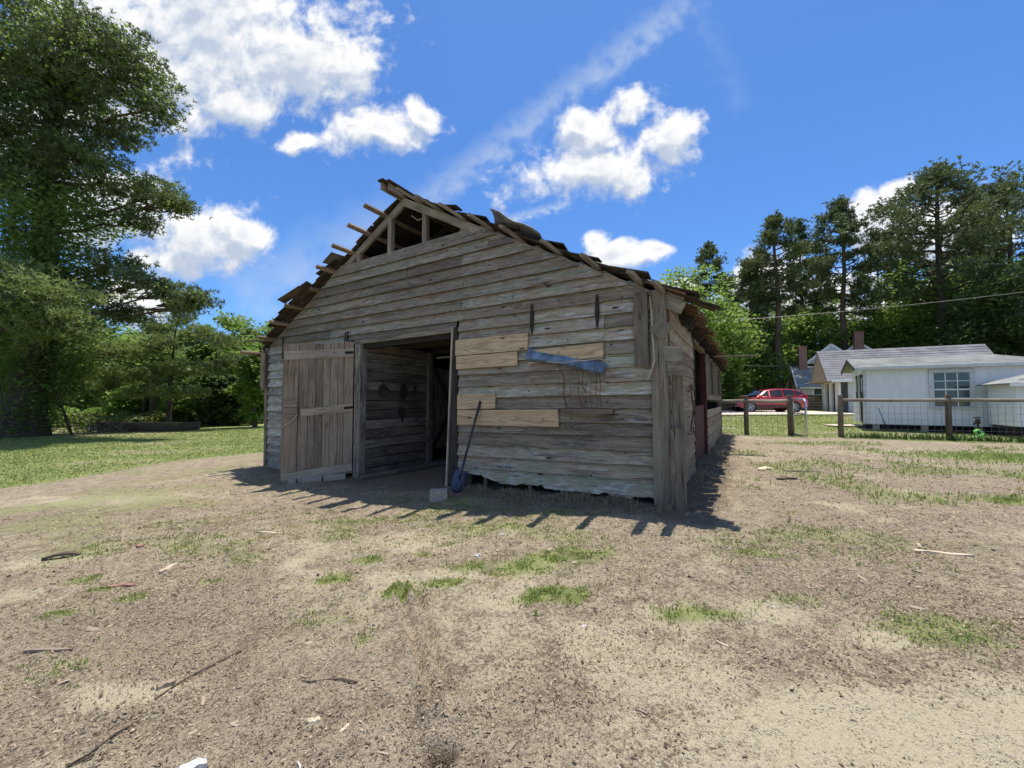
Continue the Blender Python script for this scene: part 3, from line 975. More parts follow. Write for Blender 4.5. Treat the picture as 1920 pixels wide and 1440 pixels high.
def siding(t_left, t_right, z0, z1, mat, rake=True, **kw):
    """one clapboard of the front wall between two t values; (z at left, z at right)"""
    za, zb = z0 if hasattr(z0, '__len__') else (z0, z0)
    zc = z1 if not hasattr(z1, '__len__') else (z1[0] + z1[1]) / 2
    L = np.array((t_left - t_right, 0, zb - za))
    wd = (zc - (za + zb) / 2) + .075
    W = (0, .060 / wd, 1)
    s0, s1 = (0, 0), (t_left - t_right,) * 2
    if rake:
        lim = lambda z: (4.93 - z) / SL
        top, bot = zc + .0, (za + zb) / 2
        a0, a1 = max(0, t_left - (4.5 + lim(bot))), max(0, t_left - (4.5 + lim(top)))
        b0, b1 = max(0, (4.5 - lim(bot)) - t_right), max(0, (4.5 - lim(top)) - t_right)
        s0 = (a0, a1)
        s1 = (t_left - t_right - b0, t_left - t_right - b1)
    n = math.hypot(t_left - t_right, zb - za) / (t_left - t_right)
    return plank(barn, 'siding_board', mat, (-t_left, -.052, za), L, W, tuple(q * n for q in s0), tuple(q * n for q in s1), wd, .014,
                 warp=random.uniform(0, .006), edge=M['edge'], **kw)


# right of the doorway: (z at the door side, z at the corner) of each lower edge
RC = [(-.02, .03), (.178, .273), (.365, .456), (.55, .617), (.742, .802), (.92, .966), (1.10, 1.146), (1.275, 1.317), (1.455, 1.487), (1.645, 1.665),
      (1.825, 1.839), (2.0, 2.007), (2.178, 2.183), (2.352, 2.35), (2.53, 2.53)]
TL, TR = 3.16, .10
JOIN = {4: 1.9, 8: .74, 9: .74, 10: .74, 11: .74, 12: .74, 7: 1.0}
for i in range(len(RC) - 1):
    z0, z1 = RC[i], RC[i + 1]
    cuts = [TL, TR]
    if i in JOIN:
        cuts = [TL, JOIN[i], TR]
    if i in (12, 13):
        cuts = [TL, 1.84] + cuts[1:]
    for a, b in zip(cuts[:-1], cuts[1:]):
        f = lambda t: (TL - t) / (TL - TR)
        zz0 = (z0[0] + (z0[1] - z0[0]) * f(a), z0[0] + (z0[1] - z0[0]) * f(b))
        zz1 = (z1[0] + (z1[1] - z1[0]) * f(a), z1[0] + (z1[1] - z1[0]) * f(b))
        kw = {}
        if i == 0:
            kw = dict(rag=.012, seg=.035, notch=lambda s: .07 * sstep(s, .95, .35) + .02 * vnoise(s * 14, 0.0, 4) + .03 * sstep(vnoise(s * 5.0, 3.0, 9), .66, .75), endrag=.02)
        elif i == 1:
            kw = dict(rag=.008, seg=.15)
        siding(a - .003, b + .003, zz0, zz1, M['siding'], rake=False, **kw)
# sill remains in the gap under the wall
plank(barn, 'sill_beam', M['dark_wood'], (-3.1, .05, -.22), (3.0, 0, .10), ZA, 0, 3.0, .14, .10, rag=.02, seg=.2)
for tt in (2.62, 1.85, 1.35):
    MB().box((-tt, -.03, -.02), (.05, .04, .2)).build('sill_block', M['post'], barn)

# courses running over the door up into the gable
GC = [2.53, 2.70, 2.88, 3.06, 3.245, 3.43, 3.61, 3.795, 3.985]
GJ = [(9, 6.55, 3.08, .09), (9, 7.4, 5.9, 3.1, .1), (9, 6.2, 3.1, .2), (8.6, 7.3, 4.9, 3.06, .6), (8.2, 5.6, 3.1, 1.0), (7.8, 4.35, 3.1, 1.4), (7.6, 2.58, 1.6), (7.2, 2.0)]
for i in range(8):
    cuts = GJ[i]
    for a, b in zip(cuts[:-1], cuts[1:]):
        siding(min(a, 8.98) - .003, max(b, .06) + .003, GC[i], GC[i + 1] + (.0 if i < 7 else -.03), M['gable'], True)
# left of the doorway
LC = [-.36 + .1915 * i for i in range(17)]
for i in range(15):
    cuts = (8.97, 7.3, 6.02) if i % 3 == 1 else (8.97, 6.02)
    for a, b in zip(cuts[:-1], cuts[1:]):
        siding(a - .003, b + .003, LC[i], min(LC[i + 1], 2.5), M['left_siding'], False, rag=.012, seg=.22)
# boards over the door head, left jamb side
siding(6.0, 3.2, 2.425, 2.53, M['gable'], False)

# patches of newer pine boards
for (ta, tb, za, zb, wd, er) in ((3.185, 1.855, 1.965, 1.972, .245, .004), (3.165, 2.03, 1.745, 1.755, .205, .004), (1.845, .75, 1.765, 1.80, .19, .004),
                                 (3.14, 2.415, 1.103, 1.123, .232, .004), (3.135, 1.38, .853, .885, .238, .006)):
    plank(barn, 'patch_board', M['pine'], (-ta, -.070, za), (ta - tb, 0, zb - za), ZA, 0, ta - tb, wd, .024, endrag=er)
plank(barn, 'wall_ledge', M['post'], (-1.33, -.066, 1.045), XA, ZA, 0, .71, .085, .05, rag=.01)
# corner boards and posts at the right corner
plank(barn, 'corner_board', M['post'], (-.345, -.064, 1.665), (-.01, 0, 1), (1, 0, 0), 0, .91, .165, -.045, endrag=.01, rag=.01, seg=.12)
MB().hexa([(-.14, -.12, -.06), (.05, -.12, -.06), (-.14, .06, -.06), (.05, .06, -.06), (-.16, -.10, 2.58), (.005, -.10, 2.585), (-.16, .06, 2.6), (.005, .06, 2.6)]).build('corner_post', M['post'], barn, bevel=.008)
plank(barn, 'split_post', M['post'], (.08, -.13, -.08), (-.01, .015, 1), (1, .25, 0), 0, 1.02, .13, -.09, rag=.03, seg=.09, endrag=.03)
plank(barn, 'split_post', M['post'], (.075, -.03, .6), (-.02, 0, 1), (1, .3, 0), 0, 1.05, .12, -.06, rag=.02, seg=.12, endrag=.02)
for (zz, w_, dx) in ((1.70, .21, .03), (1.53, .19, .06)):
    plank(barn, 'corner_block', M['post'], (-.03 + dx, -.135, zz), (1, .12, -.05), ZA, 0, .20, w_ - .03, .04, rag=.02, seg=.07, endrag=.01)
plank(barn, 'corner_block', M['post'], (-.02, -.145, 1.955), (1, .1, 1.1), (-1.1, 0, 1), 0, .20, .19, .022, seg=.1, label='square scrap of board nailed on its corner')

# left corner post with scraps
MB().hexa([(-9.03, -.07, -.42), (-8.92, -.07, -.42), (-9.03, .08, -.42), (-8.92, .08, -.42), (-9.09, -.07, 2.50), (-8.97, -.07, 2.50), (-9.09, .08, 2.50), (-8.97, .08, 2.50)]).build('corner_post', M['post'], barn, bevel=.006)
plank(barn, 'corner_board', M['post'], (-9.16, -.10, 1.55), (.0, 0, 1), (1, 0, 0), 0, .92, .10, -.03, rag=.02, seg=.15, endrag=.02)
plank(barn, 'corner_board', M['post'], (-9.04, -.115, 1.50), (.005, 0, 1), (1, 0, 0), 0, .86, .09, -.03, rag=.02, seg=.15, endrag=.02)

# door frame
MB().box((-5.64, .0, 1.07), (.17, .15, 2.68)).build('door_jamb', M['inner'], barn, bevel=.005)
MB().hexa([(-3.36, -.055, -.2), (-3.17, -.055, -.2), (-3.33, .07, -.2), (-3.17, .07, -.2), (-3.25, -.055, 2.43), (-3.18, -.055, 2.43), (-3.25, .07, 2.43), (-3.18, .07, 2.43)]).build('door_jamb', M['dark_wood'], barn)
MB().bar((-3.375, -.07, -.2), (-3.265, -.07, 2.44), .022, .03, YA).build('door_jamb_strip', M['batten'], barn)
MB().bar((-5.74, -.05, 2.375), (-3.24, -.05, 2.395), .05, .075).build('door_header', M['rafter'], barn)
MB().bar((-5.74, .05, 2.32), (-3.24, .05, 2.34), .12, .14).build('door_header', M['dark_wood'], barn)

# the open door leaf: hinge at the jamb, free edge standing out from the wall and sagging
D = np.array((-.6, -.8, -.097)); D /= np.linalg.norm(D)
NL = np.array((.8, -.6, 0))
HG = np.array((-5.76, -.07, -.17))
LW = 1.19
HD = 2.575
m_ = MB()
c0 = HG + NL * -.012
m_.hexa([c0 + D * .03 + NL * a + np.array((0, 0, z)) + D * (LW - .06) * q for z in (.03, HD - .03) for a in (-.012, 0) for q in (0, 1)])
door = m_.build('door', M['dark_wood'], barn)
door['label'] = 'sagging vertical-plank door standing open'
wl, k = 0.0, 0
for w_ in (.17, .105, .135, .13, .125, .12, .165, .24):
    w_ = min(w_, LW - wl)
    if w_ <= .02:
        break
    plank(door, 'plank', M['door_wood'], HG + D * (wl + .003), ZA, D, 0 + random.uniform(-.01, .02), HD - random.uniform(0, .035), w_ - .008, random.uniform(.016, .024), warp=.002, endrag=.012, seg=.6)
    wl += w_
for z_, a0, a1, h_ in ((.06, 0, LW, .14), (1.20, .0, .90, .15), (2.27, .0, LW, .16)):
    plank(door, 'batten', M['batten'], HG + D * (a1 + .0) + NL * .022 + np.array((0, 0, z_)), -D, ZA, 0, a1 - a0, h_, .024, endrag=.006)
plank(door, 'latch_board', M['door_wood'], HG + D * 1.165 + NL * .024 + np.array((0, 0, 1.20)), -D, ZA, 0, .21, .32, .03)
MB().box(HG + D * 1.19 + NL * .0 + np.array((0, 0, 1.25)), (.035, .05, 2.62), Matrix.Rotation(math.atan2(-.6, .8), 3, 'Z')).build('edge_board', M['post'], door)
for z_ in (1.28, 2.35):
    MB().bar(HG + D * .0 + NL * .052 + np.array((0, 0, z_)), HG + D * .16 + NL * .052 + np.array((0, 0, z_ + .0)), .008, .05).build('hinge', M['iron'], door)
MB().tube([HG + D * .95 + NL * .06 + np.array((0, 0, 1.24)), HG + D * 1.05 + NL * .08 + np.array((0, 0, 1.12)), HG + D * 1.17 + NL * .07 + np.array((0, 0, 1.06)), HG + D * 1.24 + NL * .02 + np.array((0, 0, .98))], .009, 6).build('latch_rope', M['rope'], door)

# strap hinges left on the right-hand wall, and two old straps above the left door
for (tt, z0, z1) in ((1.797, 2.19, 2.63), (.829, 2.185, 2.635)):
    zm = z0 + .6 * (z1 - z0)
    m_ = MB()
    for (za, wa, zb, wb) in ((z0, .006, zm - .06, .032), (zm - .06, .032, zm + .03, .026), (zm + .03, .026, z1 - .05, .017), (z1 - .05, .017, z1, .012)):
        m_.hexa([(-tt - wa, -.075, za), (-tt + wa, -.075, za), (-tt - wa, -.058, za), (-tt + wa, -.058, za), (-tt - wb, -.075, zb), (-tt + wb, -.075, zb), (-tt - wb, -.058, zb), (-tt + wb, -.058, zb)])
    m_.build('strap_hinge', M['iron'], barn)
for (tt, z0, z1) in ((8.33, 2.2, 2.72), (6.05, 2.38, 2.6), (5.98, 2.4, 2.62)):
    MB().bar((-tt, -.068, z0), (-tt + .02, -.068, z1), .035, .012, YA).build('strap_hinge', M['iron'], barn)

# gable framing
for tt in (5.76, 4.86, 3.975, 3.12):
    top = zr(tt) - .13
    MB().hexa([(-tt - .05, -.01, 3.86), (-tt + .05, -.01, 3.86), (-tt - .05, .07, 3.86), (-tt + .05, .07, 3.86), (-tt - .05, -.01, top), (-tt + .05, -.01, top), (-tt - .05, .07, top), (-tt + .05, .07, top)]).build('gable_stud', M['rafter'], barn)
for bb in (.0, 1.2, 2.5, 3.8, 5.1, 6.4, 7.7, 9.0, 10.3, 11.35):
    for sd in (-1, 1):
        te = 4.5 + sd * (4.92 if sd > 0 else 4.7)
        zz = zr(te) - .11
        MB().bar((-4.5, bb + .03 * (sd > 0) - .01, 4.89), (-te, bb + .03 * (sd > 0) - .01, zz), .05, .13).build('rafter', M['rafter'] if bb == 0 else M['dark_wood'], barn)
# purlins sticking out over the gable
PT = [4.97, 5.42, 5.92, 6.45, 7.02, 7.62, 8.17, 8.72, 9.3]
for i, tp in enumerate(PT):
    for sd in (1, -1):
        t = tp if sd > 0 else max(9.0 - tp, .02)
        e = (-.45 if sd > 0 else -.58) + random.uniform(-.05, .05)
        if sd > 0 and i == 4:
            e = -.22
        n_ = np.array((-SN if sd > 0 else SN, 0, CS))
        p = np.array((-t, 0, zr(t) - .02))
        MB().bar(p + np.array((0, e, random.uniform(-.01, .02))), p + np.array((0, 11.55, 0)), .085, .042, n_).build('purlin', M['purlin'], barn)
# ridge boards
for (dx, dz, e, w_, h_) in ((-.06, .01, -.47, .03, .13), (.05, .0, -.40, .03, .12), (-.03, .085, -.52, .13, .022), (.07, .07, -.46, .12, .022)):
    MB().bar((-4.5 + dx, e, 4.98 + dz), (-4.5 + dx, 11.5, 4.98 + dz), w_, h_).build('ridge_board', M['shake'] if dz > .05 else M['purlin'], barn)
# roof skin: a thin slab added to stop light leaking in, then split shakes
for sd in (1, -1):
    e_ = np.array((-sd * CS, 0, -SN)); n_ = np.array((-sd * SN, 0, CS))
    a = np.array((-4.5, 0, 5.0)) + n_ * .004
    q = 5.22 if sd < 0 else 5.5
    b0 = -.03
    m_ = MB().hexa([a + e_ * u + np.array((0, b, 0)) + n_ * h for h in (0, .010) for b in (b0, 11.5) for u in (0, q)])
    m_.build('roof_light_seal', M['dark_wood'], barn)
SHK = []
for k in range(7):
    w_, l_ = random.uniform(.11, .21), random.uniform(.5, .6)
    c = random.uniform(-.02, .02)
    m_ = MB().hexa([(-w_ / 2, 0, 0), (w_ / 2, 0, 0), (-w_ / 2 + c, l_, 0), (w_ / 2, l_ + random.uniform(-.03, .03), 0), (-w_ / 2, 0, .006), (w_ / 2, 0, .006), (-w_ / 2 + c, l_, .02), (w_ / 2, l_ - .01, .024)])
    SHK.append(m_.mesh('shake'))


def shake(sd, q, b, lift=.05, yaw=0.0, roll=0.0, mat=None, extra=0.0, lab=None):
    e_ = Vector((-sd * CS, 0, -SN)); n_ = Vector((-sd * SN, 0, CS))
    X = Vector((0, sd, 0)) if sd > 0 else Vector((0, -1, 0))
    X = e_.cross(n_)
    R0 = Matrix((X, e_, n_)).transposed()
    R1 = R0 @ Matrix.Rotation(yaw, 3, 'Z') @ Matrix.Rotation(lift, 3, 'X') @ Matrix.Rotation(roll, 3, 'Y')
    o = bpy.data.objects.new('shake', random.choice(SHK))
    COL.objects.link(o)
    o.parent = barn
    p = Vector((-4.5, b, 5.0)) + e_ * q + n_ * (.018 + extra)
    o.matrix_local = Matrix.Translation(p) @ R1.to_4x4()
    o.material_slots[0].link = 'OBJECT'
    o.material_slots[0].material = mat or M['shake']
    return o


for me in SHK:
    me.materials.append(M['shake'])
# shakes one can pick out: the front rake on both slopes and the right-hand eave
q = .05
while q < 5.35:
    shake(1, q, .03 - random.uniform(-.03, .05), .03, random.uniform(-.04, .04))
    shake(1, q, .17, .03, random.uniform(-.05, .05))
    shake(-1, q, .0 - random.uniform(-.03, .05), .03 + random.uniform(0, .03), random.uniform(-.05, .05))
    shake(-1, q, .15, .03, random.uniform(-.05, .05))
    q += .205
for q in (1.05, 1.55, 2.2, 3.0, 3.65, 4.35, 5.0):
    shake(-1, q, -.06, .10 + random.uniform(0, .06), random.uniform(-.2, .2), random.uniform(-.25, .1), extra=.01)
# the lower left rake, where the roof still reaches out over the purlin ends
for q in (2.15, 2.4, 2.62, 2.85, 3.1, 3.35, 3.6, 3.85, 4.1, 4.35, 4.6):
    for b in (-.10, -.24):
        if b < -.2 and (q < 2.8 or q > 3.9):
            continue
        shake(1, q, b + random.uniform(-.03, .03), .04, random.uniform(-.06, .06), extra=-.004)
for (q, b, li, ya, ro, ex) in ((2.78, -.27, .02, .2, .25, .02), (2.98, -.33, .0, .28, .3, .02), (3.95, -.24, .05, -.2, .1, .01), (2.0, -.1, .1, .1, .1, .03)):
    shake(1, q, b, li, ya, ro, extra=ex)
b = -.05
while b < 11.4:
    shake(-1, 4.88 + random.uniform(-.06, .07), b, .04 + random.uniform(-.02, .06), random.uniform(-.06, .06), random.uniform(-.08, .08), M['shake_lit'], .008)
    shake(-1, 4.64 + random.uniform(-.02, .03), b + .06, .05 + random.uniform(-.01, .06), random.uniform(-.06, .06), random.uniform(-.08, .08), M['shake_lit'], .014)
    b += .165
m_ = MB()
for sd in (1, -1):
    e_ = np.array((-sd * CS, 0, -SN)); n_ = np.array((-sd * SN, 0, CS))
    for r in range(25 if sd > 0 else 22):
        b = .2 + random.uniform(0, .1)
        while b < 11.4:
            w_ = random.uniform(.12, .22)
            o_ = np.array((-4.5, b, 5.0)) + e_ * (.05 + r * .205) + n_ * .02
            X = np.array((0, w_ - .01, 0))
            ee = e_ * .42 + n_ * .035
            m_.hexa([o_, o_ + X, o_ + ee, o_ + X + ee, o_ + n_ * .006, o_ + X + n_ * .006, o_ + ee + n_ * .02, o_ + X + ee + n_ * .02])
            b += w_
tag(m_.build('shake_field', M['shake'], barn), kind='stuff')
# curled sheet metal on the right rake, small scrap on the left one
m_ = MB()
vs = []
for j, b in enumerate((-.26, -.02, .3)):
    for i in range(8):
        a = i / 7 * 2.2 - .5
        q = 2.42 + .95 * (i * 0 + 1) * 0
        e_ = np.array((CS, 0, -SN)); n_ = np.array((SN, 0, CS))
        vs.append((i, j, b))
pts = []
e_ = np.array((CS, 0, -SN)); n_ = np.array((SN, 0, CS))
for j in range(7):
    q = 2.28 + j * .155
    for i in range(7):
        a = i / 6
        b = -.28 + .5 * a + .02 * j
        h = .03 + .19 * max(0, 1 - a * 1.9) ** .6 * (1 - .35 * (j / 6)) + .02 * math.sin(j * 1.7 + i)
        pts.append(np.array((-4.5, b, 5.0)) + e_ * q + n_ * h)
fs = [(j * 7 + i, j * 7 + i + 1, (j + 1) * 7 + i + 1, (j + 1) * 7 + i) for j in range(6) for i in range(6)]
m_.quad_mesh(pts, fs)
o = m_.build('roof_sheet', M['galv_old'], barn, True)
md = o.modifiers.new('thick', 'SOLIDIFY'); md.thickness = .004
o['label'] = 'curled sheet of dull roof metal on the right rake'
MB().hexa([(-6.45, -.33, 4.02), (-6.15, -.33, 4.17), (-6.45, .05, 4.03), (-6.15, .05, 4.18), (-6.45, -.33, 4.03), (-6.15, -.33, 4.18), (-6.45, .05, 4.04), (-6.15, .05, 4.19)]).build('roof_sheet', M['galv_old'], barn)
# sticks poking out at the left eave
MB().bar((-9.05, -.55, 2.60), (-8.75, .1, 2.68), .10, .025).build('eave_stick', M['purlin'], barn)
MB().bar((-9.55, -.25, 2.36), (-9.0, .1, 2.40), .06, .05).build('eave_stick', M['purlin'], barn)
MB().tube([(-4.35, .05, 4.62), (-4.2, .06, 4.5), (-4.05, .05, 4.5), (-3.95, .05, 4.6)], .006, 5).build('gable_cord', M['rope'], barn)

# right-hand side wall
SC = [.0, .17, .35, .53, .71, .89, 1.07, 1.25, 1.43, 1.61, 1.79, 1.97, 2.15, 2.33]
for i in range(len(SC) - 1):
    wd = SC[i + 1] - SC[i] + .03
    plank(barn, 'siding_board', M['side_siding'], (.02, 0, SC[i]), YA, (-.02 / wd, 0, 1), .1, 2.62 + random.uniform(-.02, .02), wd, .02, warp=.003, rag=.01, seg=.3)
for i in range(7):
    if i == 5:
        continue
    wd = .2 if i < 6 else .14
    plank(barn, 'siding_board', M['side_siding'], (.02, 0, -.05 + i * .215), YA, ZA, 5.25 + random.uniform(-.03, .05), 11.3, wd + .005, .022, warp=.006, rag=.02, seg=.5)
MB().box((-.03, 2.66, 1.15), (.14, .14, 2.5)).build('side_post', M['dark_wood'], barn)
MB().box((-.03, 5.2, 1.15), (.12, .14, 2.5)).build('side_post', M['redpaint'], barn)
MB().box((-.02, 11.33, 1.15), (.14, .14, 2.5)).build('side_post', M['post'], barn)
side_door = MB().box((-.06, 3.95, .55), (.03, 2.3, 1.15)).build('side_door', M['redpaint'], barn)
side_door['label'] = 'dark red lower door in the side wall'
for i in range(7):
    MB().box((-.035, 2.95 + i * .335, .56 + random.uniform(-.02, .02)), (.02, .32, 1.14)).build('plank', M['redpaint'], side_door)
b = 5.6
while b < 11.2:
    MB().box((.0, b, 1.88 + random.uniform(-.03, .03)), (.025, .15, 1.05)).build('window_slat', M['post'] if int(b * 10) % 3 else M['dark_wood'], barn)
    b += random.choice((.28, .42, .2))
MB().bar((-.03, .1, 2.40), (-.03, 11.4, 2.40), .1, .14).build('wall_plate', M['rafter'], barn)
for b in (1.0, 2.0, 3.3, 4.6, 5.8, 7.0, 8.2, 9.4, 10.6):
    MB().bar((-.1, b, 2.50), (.20, b, 2.36), .045, .10).build('rafter_tail', M['dark_wood'], barn)
MB().bar((.20, -.02, 2.42), (.02, -.03, 2.52), .04, .09).build('rafter_tail', M['post'], barn)
plank(barn, 'loose_board', M['rafter'], (.18, 5.6, 2.30), (1.0, .35, .02), (-.3, 1, 0), 0, .95, .14, .02)
for (b0, z0, b1, z1) in ((1.7, 1.5, 1.75, .75), (1.45, 1.38, 2.05, 1.50), (1.35, .74, 2.1, .80)):
    MB().tube([(.07, b0, z0), (.11, (b0 + b1) / 2, (z0 + z1) / 2 - .03), (.06, b1, z1)], .012, 5).build('rusty_rod', M['rust_wire'], barn)
MB().tube([(.08, 4.3, 2.2), (.09, 4.35, 1.9), (.1, 4.4, 1.55)], .008, 5).build('rusty_rod', M['wire'], barn)

# back, left and inner walls close the barn in
for i in range(13):
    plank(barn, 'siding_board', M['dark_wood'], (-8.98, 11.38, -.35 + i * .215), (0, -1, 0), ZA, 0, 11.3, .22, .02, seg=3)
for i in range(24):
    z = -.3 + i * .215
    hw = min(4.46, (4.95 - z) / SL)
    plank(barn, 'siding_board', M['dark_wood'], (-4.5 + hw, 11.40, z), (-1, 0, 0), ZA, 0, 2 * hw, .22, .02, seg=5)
for i in range(14):
    plank(barn, 'partition_board', M['inner'], (-5.56, 0, -.27 + i * .19), YA, ZA, .08, 1.74, .176, .022, warp=.004, seg=.5, rag=.008)
MB().box((-5.52, 1.80, 1.05), (.12, .13, 2.6)).build('partition_post', M['inner'], barn)
stall = MB().box((-5.58, 2.62, 1.05), (.02, 1.36, 1.96)).build('stall_door', M['dark_wood'], barn)
stall['label'] = 'inner stall door with an X brace'
for i in range(6):
    plank(stall, 'plank', M['inner'], (-5.57, 1.98 + i * .225, .1), ZA, (0, -1, 0), 0, 1.92, -.215, .02)
for (b0, z0, b1, z1) in ((2.0, .15, 3.25, 1.98), (2.0, 1.98, 3.25, .15)):
    MB().bar((-5.53, b0, z0), (-5.53, b1, z1), .10, .025, XA).build('brace', M['dark_wood'], stall)
MB().box((-5.52, 3.42, 1.1), (.1, .12, 2.5)).build('partition_post', M['dark_wood'], barn)
for i in range(14):
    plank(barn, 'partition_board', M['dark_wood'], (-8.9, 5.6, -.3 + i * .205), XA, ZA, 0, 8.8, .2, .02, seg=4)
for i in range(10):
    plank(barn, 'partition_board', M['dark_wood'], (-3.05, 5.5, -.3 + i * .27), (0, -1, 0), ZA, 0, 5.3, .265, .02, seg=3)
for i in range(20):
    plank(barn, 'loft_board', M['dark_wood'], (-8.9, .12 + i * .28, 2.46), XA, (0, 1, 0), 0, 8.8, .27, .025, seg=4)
for b in (.9, 1.9, 2.9, 3.9, 4.9):
    MB().bar((-5.6, b, 2.38), (-3.1, b, 2.38), .05, .12).build('loft_joist', M['dark_wood'], barn)
MB().tube([(-4.2, .6, 2.05), (-3.2, .7, 2.08)], .02, 6).build('loft_pole', M['rafter'], barn)
# dark tool silhouettes left on the inner wall
for (b0, z0, pr) in ((.45, 1.42, ((-.12, -.03), (-.08, .10), (.02, .19), (.12, .10), (.27, -.03), (.13, .01), (.04, .04), (-.02, -.10))), (1.02, 1.33, ((-.14, .02), (-.07, .2), (0, .33), (.06, .2), (.14, .06), (.06, -.02), (-.03, -.08), (-.08, .0))), (1.36, 1.40, ((-.08, .0), (-.05, .09), (-.07, .16), (.02, .17), (.05, .09), (.09, .01), (.02, -.02))), (.98, .86, ((-.10, .06), (-.11, .17), (-.02, .25), (.08, .2), (.1, .06), (.04, -.02), (.02, -.12), (-.03, -.02)))):
    m_ = MB().prism([(0, a, c) for a, c in pr], (-5.536, b0, z0), (-5.528, b0, z0))
    m_.build('dark_patch', M['dark_wood'], barn)

# ------------------------------------------------------------------ things on and beside the barn
CB, SB = math.cos(BR), math.sin(BR)


def BW(x, y, z):
    """barn frame -> world"""
    return np.array((BX + CB * x - SB * y, BY + SB * x + CB * y, z))


# bent sheet metal hanging on the wall
cols = [(1.851, 2.005, 1.795), (1.62, 1.95, 1.77), (1.45, 1.91, 1.745), (1.293, 1.875, 1.715), (1.178, 1.85, 1.685), (1.0, 1.80, 1.63), (.86, 1.765, 1.59), (.765, 1.74, 1.565), (.70, 1.70, 1.60)]
m_ = MB()
pts = []
for i, (t, zt, zb) in enumerate(cols):
    k = i / (len(cols) - 1)
    for (f, o) in ((0, .065), (.12, .085), (.42, .125 + .02 * k), (.8, .15 + .05 * k), (1.0, .10 + .05 * k)):
        pts.append(BW(-t, -o - .004 * math.sin(i * 2.3 + f * 4), zt + (zb - zt) * f))
fs = [(i * 5 + j, i * 5 + j + 1, (i + 1) * 5 + j + 1, (i + 1) * 5 + j) for i in range(len(cols) - 1) for j in range(4)]
m_.quad_mesh(pts, fs)
o = m_.build('metal_flashing', M['galv'], None, False)
o.modifiers.new('thick', 'SOLIDIFY').thickness = .003
tag(o, 'bent blue-grey sheet metal hanging on the right part of the barn front', 'sheet metal')

w = thing('wire_trellis', 'rusty wires hanging below the bent sheet metal onto a small ledge', 'wire', tuple(BW(-1.0, -.14, 1.05)), BR)
for (t0, z0, t1, z1) in ((1.345, 1.74, 1.255, 1.12), (1.30, 1.72, 1.24, 1.10), (1.18, 1.70, 1.17, 1.20), (1.10, 1.74, 1.04, 1.12), (1.07, 1.72, .985, 1.35), (.93, 1.70, .90, 1.10), (.835, 1.69, .81, 1.2), (.79, 1.66, .76, 1.11)):
    mid = ((t0 + t1) / 2 + random.uniform(-.03, .03), (z0 + z1) / 2)
    P = [(-t0 + 1.0, -.05, z0 - 1.05), (-mid[0] + 1.0 + .02, -.02, mid[1] + .1 - 1.05), (-mid[0] + 1.0, -.0, mid[1] - .1 - 1.05), (-t1 + 1.0, .04, z1 - 1.05)]
    MB().tube(P, .0045, 5).build('wire', M['rust_wire'] if random.random() < .75 else M['wire'], w)
MB().tube([(-1.5 + 1.0, -.06, 1.775 - 1.05), (-1.25 + 1, -.11, 1.735 - 1.05), (-1.1 + 1, -.12, 1.755 - 1.05), (-.9 + 1, -.11, 1.755 - 1.05), (-.74 + 1, -.10, 1.77 - 1.05), (-.68 + 1, -.07, 1.74 - 1.05)], .007, 6).build('cord', M['rope'], w)

# beige cord hanging on the corner post
tag(MB().tube([BW(-.155, -.11, 2.5), BW(-.135, -.125, 2.3), BW(-.128, -.13, 2.05), BW(-.115, -.135, 1.85), BW(-.11, -.135, 1.72), BW(-.15, -.13, 1.58), BW(-.205, -.10, 1.495)], .0085, 6).build('cord', M['rope']),
    'beige cord hanging down the right corner post of the barn', 'cord')

# shovel leaning on the wall by the doorway
top, low = BW(-2.68, -.10, 1.235), BW(-2.86, -.32, .20)
sh = thing('shovel', 'shovel with dark handle and worn blue blade leaning beside the doorway', 'shovel', (low[0], low[1], float(gz(low[0], low[1]))))
base = np.array(sh.location)
ax = (top - low) / np.linalg.norm(top - low)
MB().tube([low - base - ax * .02, top - base], [.017, .019], 8).build('handle', M['shovel_handle'], sh, True)
MB().tube([low - base - ax * .14, low - base + ax * .16], [.026, .02], 8).build('socket', M['shovel_blue'], sh, True)
sd_ = BW(.85, .53, 0) - BW(0, 0, 0); sd_ -= ax * np.dot(sd_, ax); sd_ /= np.linalg.norm(sd_)
nn_ = np.cross(sd_, ax)
m_ = MB()
prof = [(-.06, .075), (-.02, .10), (.05, .105), (.12, .105), (.19, .10), (.25, .075), (.285, .03)]
pts = []
for (s_, hw_) in prof:
    for j in range(5):
        q = j / 2 - 1
        pts.append(low - base - ax * (.06 + s_) + sd_ * (q * hw_) + nn_ * (.022 * (1 - q * q) - .012))
m_.quad_mesh(pts, [(i * 5 + j, i * 5 + j + 1, (i + 1) * 5 + j + 1, (i + 1) * 5 + j) for i in range(len(prof) - 1) for j in range(4)])
o = m_.build('blade', M['shovel_blue'], sh, True)
o.modifiers.new('thick', 'SOLIDIFY').thickness = .003

# concrete block beside the shovel
def block(name, x, y, size, rz, label, mat='block', group=None, hollow=False, z=None):
    b = MB().box((0, 0, size[2] / 2), size)
    o = b.build(name, M[mat], None, bevel=.007)
    o.location = (x, y, float(gz(x, y)) - .015 if z is None else z)
    o.rotation_euler = (random.uniform(-.03, .03), random.uniform(-.03, .03), rz)
    return tag(o, label, 'block', group)


block('concrete_block', -1.03, 5.50, (.24, .19, .15), .15, 'grey concrete block on the ground beside the shovel blade')
dl = HG + D * .98
for k, (q, sz, lb) in enumerate(((1.02, (.13, .12, .13), 'small broken concrete block under the free end of the barn door'), (.72, (.40, .14, .12), 'long concrete block under the middle of the barn door'), (.30, (.38, .14, .12), 'long concrete block under the hinge side of the barn door'))):
    p = HG + D * q
    pw = BW(p[0], p[1], 0)
    o = block('concrete_block', pw[0], pw[1], sz, BR + math.atan2(-.8, -.6), lb)
